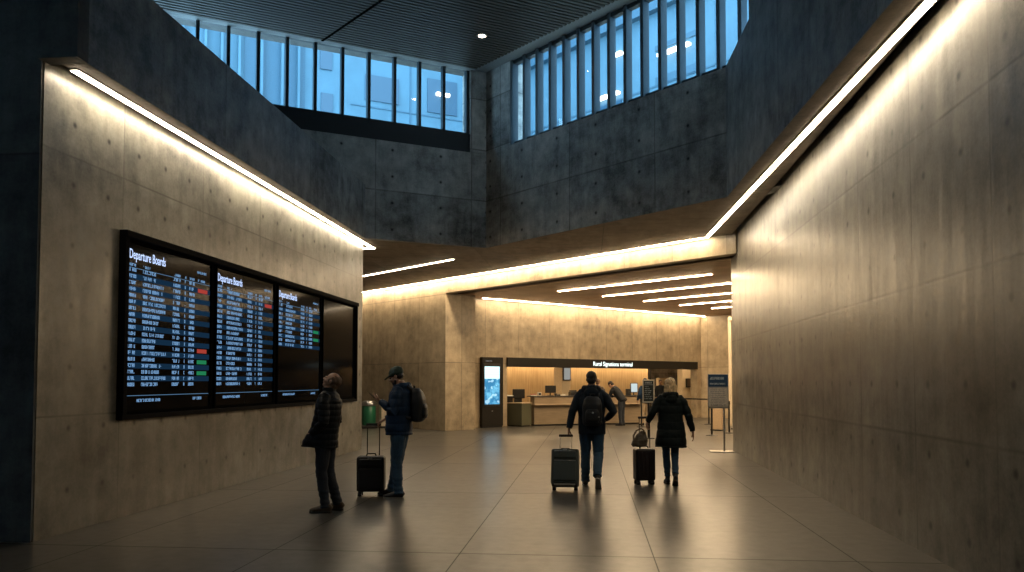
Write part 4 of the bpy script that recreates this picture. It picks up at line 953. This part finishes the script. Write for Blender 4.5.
M['case_black'] = simple('black_case_cloth', (.006, .006, .008), .6, bscale=150); M['case_green'] = simple('dark_green_case_cloth', (.036, .048, .043), .6, bscale=120, bump=.2); M['case_brown'] = simple('brown_black_shell', (.014, .008, .009), .4)
M['rubber'] = simple('wheel_rubber', (.01, .01, .01), .6); M['bag_brown'] = simple('olive_brown_canvas', (.085, .065, .042), .7, bscale=90, bump=.2)
def suitcase(name, loc, rz, label, w, h, d, mat, z0=.06, hh=1., bars='black', tilt=0, wheels4=True, soft=True, hx=0, kick=False, bw_=.0065, ribs=0):
    """front towards -y; tilt>0 leans the top towards +y about the wheel line"""
    e = empty(name, loc, rz, label, 'suitcase')
    Mt = Matrix.Translation((0, d*.3, .03)) @ Matrix.Rotation(-tilt, 4, 'X') @ Matrix.Translation((0, -d*.3, -.03))
    def B(nm, mt, *bx, bev=.01, seg=2, parent=e, smooth='auto'):
        m_ = MB()
        for b_ in bx: m_.box(*b_, bev=bev, mat=Mt, seg=seg)
        return m_.build(nm, mt, parent, smooth)
    sh_ = B('shell', mat, (-w/2, w/2, -d/2, d/2, z0, z0+h), bev=.045 if soft else .04, seg=4)
    if soft:
        B('front_pocket', mat, (-w*.41, w*.41, -d/2-.028, -d/2+.02, z0+h*.08, z0+h*.66), bev=.02, seg=3)
        B('top_pocket', mat, (-w*.40, w*.40, -d/2-.02, -d/2+.02, z0+h*.72, z0+h*.93), bev=.015, seg=3)
        m_ = MB()
        for z in (z0+h*.645, z0+h*.91): m_.tube([Mt @ Vector((-w*.38, -d/2-.03, z)), Mt @ Vector((w*.38, -d/2-.03, z))], .004, 6)
        m_.build('zip', 'steel' if kick else 'rubber', e, True)
        B('badge', 'steel', (-.03, .03, -d/2-.026, -d/2-.018, z0+h*.95-.01, z0+h*.95+.008), bev=.001)
    if ribs:
        m_ = MB()
        for i in range(ribs):
            x = -w*.38+w*.76*i/(ribs-1); m_.box(x-.008, x+.008, -d/2-.007, d/2+.007, z0+.05, z0+h-.05, bev=.004, mat=Mt)
        m_.build('ribs', mat, e, 'auto')
    m_ = MB(); m_.tube([Mt @ Vector(p) for p in ((-.07, 0, z0+h-.005), (-.055, 0, z0+h+.03), (.055, 0, z0+h+.03), (.07, 0, z0+h-.005))], .009, 8, up=(0, 1, 0)); m_.build('carry_handle', 'rubber', e, True)
    hd = empty('telescopic_handle', (0, 0, 0)); hd.parent = e
    for sx in (-1, 1):
        m_ = MB(); m_.cyl(Mt @ Vector((hx+sx*.085, d*.3, z0+h-.02)), Mt @ Vector((hx+sx*.085, d*.3, hh-.02)), bw_); m_.build('bar', bars, hd, 'auto')
    m_ = MB(); m_.box(hx-.105, hx+.105, d*.3-.014, d*.3+.014, hh-.028, hh+.006, bev=.01, mat=Mt, seg=3); m_.build('grip', 'rubber', hd, 'auto')
    ws = [(sx, sy) for sx in (-1, 1) for sy in ((-1, 1) if wheels4 else (1,))]
    for sx, sy in ws:
        x = sx*(w/2-.045); y = sy*(d/2-.045) if wheels4 else d*.3
        m_ = MB(); m_.box(x-.02, x+.02, y-.022, y+.022, .028, z0+.012, bev=.005, mat=Mt); fk = m_.build('wheel_fork', 'rubber', e)
        m_ = MB(); c_ = Mt @ Vector((x, y, .03)); m_.cyl((c_.x-.026, c_.y, .03), (c_.x+.026, c_.y, .03), .03, n=18); m_.build('wheel', 'rubber', fk, 'auto')
    if kick: B('kick_plate', 'sole_pale', (-w/2+.05, w/2-.05, -d/2-.006, -d/2+.05, z0-.012, z0+.006), bev=.003); 
    if kick: B('foot', 'rubber', (-w/2+.02, -w/2+.06, -d/2, -d/2+.05, z0-.03, z0+.01), (w/2-.06, w/2-.02, -d/2, -d/2+.05, z0-.03, z0+.01), bev=.006)
    return e, Mt
suitcase('suitcase', (-3.05, 11.0, 0), R(8), 'small black four-wheeled suitcase standing between the two waiting men', .385, .49, .23, 'case_black', z0=.065, hh=1.0, hx=.02)
suitcase('suitcase', (-.37, 11.72, 0), R(-1), 'dark grey-green soft suitcase pulled by the walking man', .405, .53, .25, 'case_green', z0=.05, hh=.84, bars='alu', tilt=R(20), wheels4=False, kick=True, bw_=.008)
suitcase('suitcase', (.83, 12.62, 0), R(14), 'dark brown hard suitcase rolling beside the blonde woman', .31, .49, .21, 'case_brown', z0=.065, hh=1.04, soft=False, hx=.03, ribs=5)
# soft bag on the brown suitcase
bg = empty('shoulder_bag', (.77, 12.58, .585), R(14), 'olive brown soft bag riding on top of the brown suitcase', 'bag')
m_ = MB(); m_.rings([(-.01, 0, 0, .10, .08), (-.01, 0, .03, .125, .095), (-.0, .0, .10, .115, .085), (.02, .01, .17, .085, .06), (.045, .02, .22, .05, .03), (.05, .02, .235, .03, .02)], 22, 2.6)
remesh(m_, 'bag_body', 'bag_brown', bg, .006, 3, lambda c, n: nz(c, 12, .014)+nz(c, 30, .004))
for dx in (-.02, .03):
    m_ = MB(); m_.tube([(-.10, dx, .08), (-.105, dx, .17), (-.06, dx, .245), (.02, dx, .28), (.06, dx, .25), (.06, dx, .2)], .007, 8, up=(0, 1, 0)); m_.build('bag_handle', 'bag_brown', bg, True)

# ================================================================ light, camera, view
w = bpy.data.worlds.new('World'); sc.world = w; w.use_nodes = True
bgn = w.node_tree.nodes['Background']; bgn.inputs[0].default_value = (.24, .41, .54, 1); bgn.inputs[1].default_value = 10.5
cam = bpy.data.cameras.new('camera'); co = bpy.data.objects.new('camera', cam); C.objects.link(co); sc.camera = co
cam.sensor_width = 36; cam.lens = 800/1024*36; cam.sensor_fit = 'HORIZONTAL'
co.location = (0, 0, 1.6); co.rotation_euler = (PI/2+math.atan(.04), 0, math.atan(78/800))
cam.shift_y = (349-286)/1024; cam.clip_end = 200
sc.view_settings.view_transform = 'Standard'; sc.view_settings.look = 'None'; sc.view_settings.gamma = 1; sc.view_settings.use_curve_mapping = False
sc.view_settings.exposure = .4
sc.cycles.use_denoising = True
sc.cycles.max_bounces = 8; sc.cycles.diffuse_bounces = 5; sc.cycles.glossy_bounces = 4; sc.cycles.transparent_max_bounces = 12
sc.cycles.sample_clamp_indirect = 3
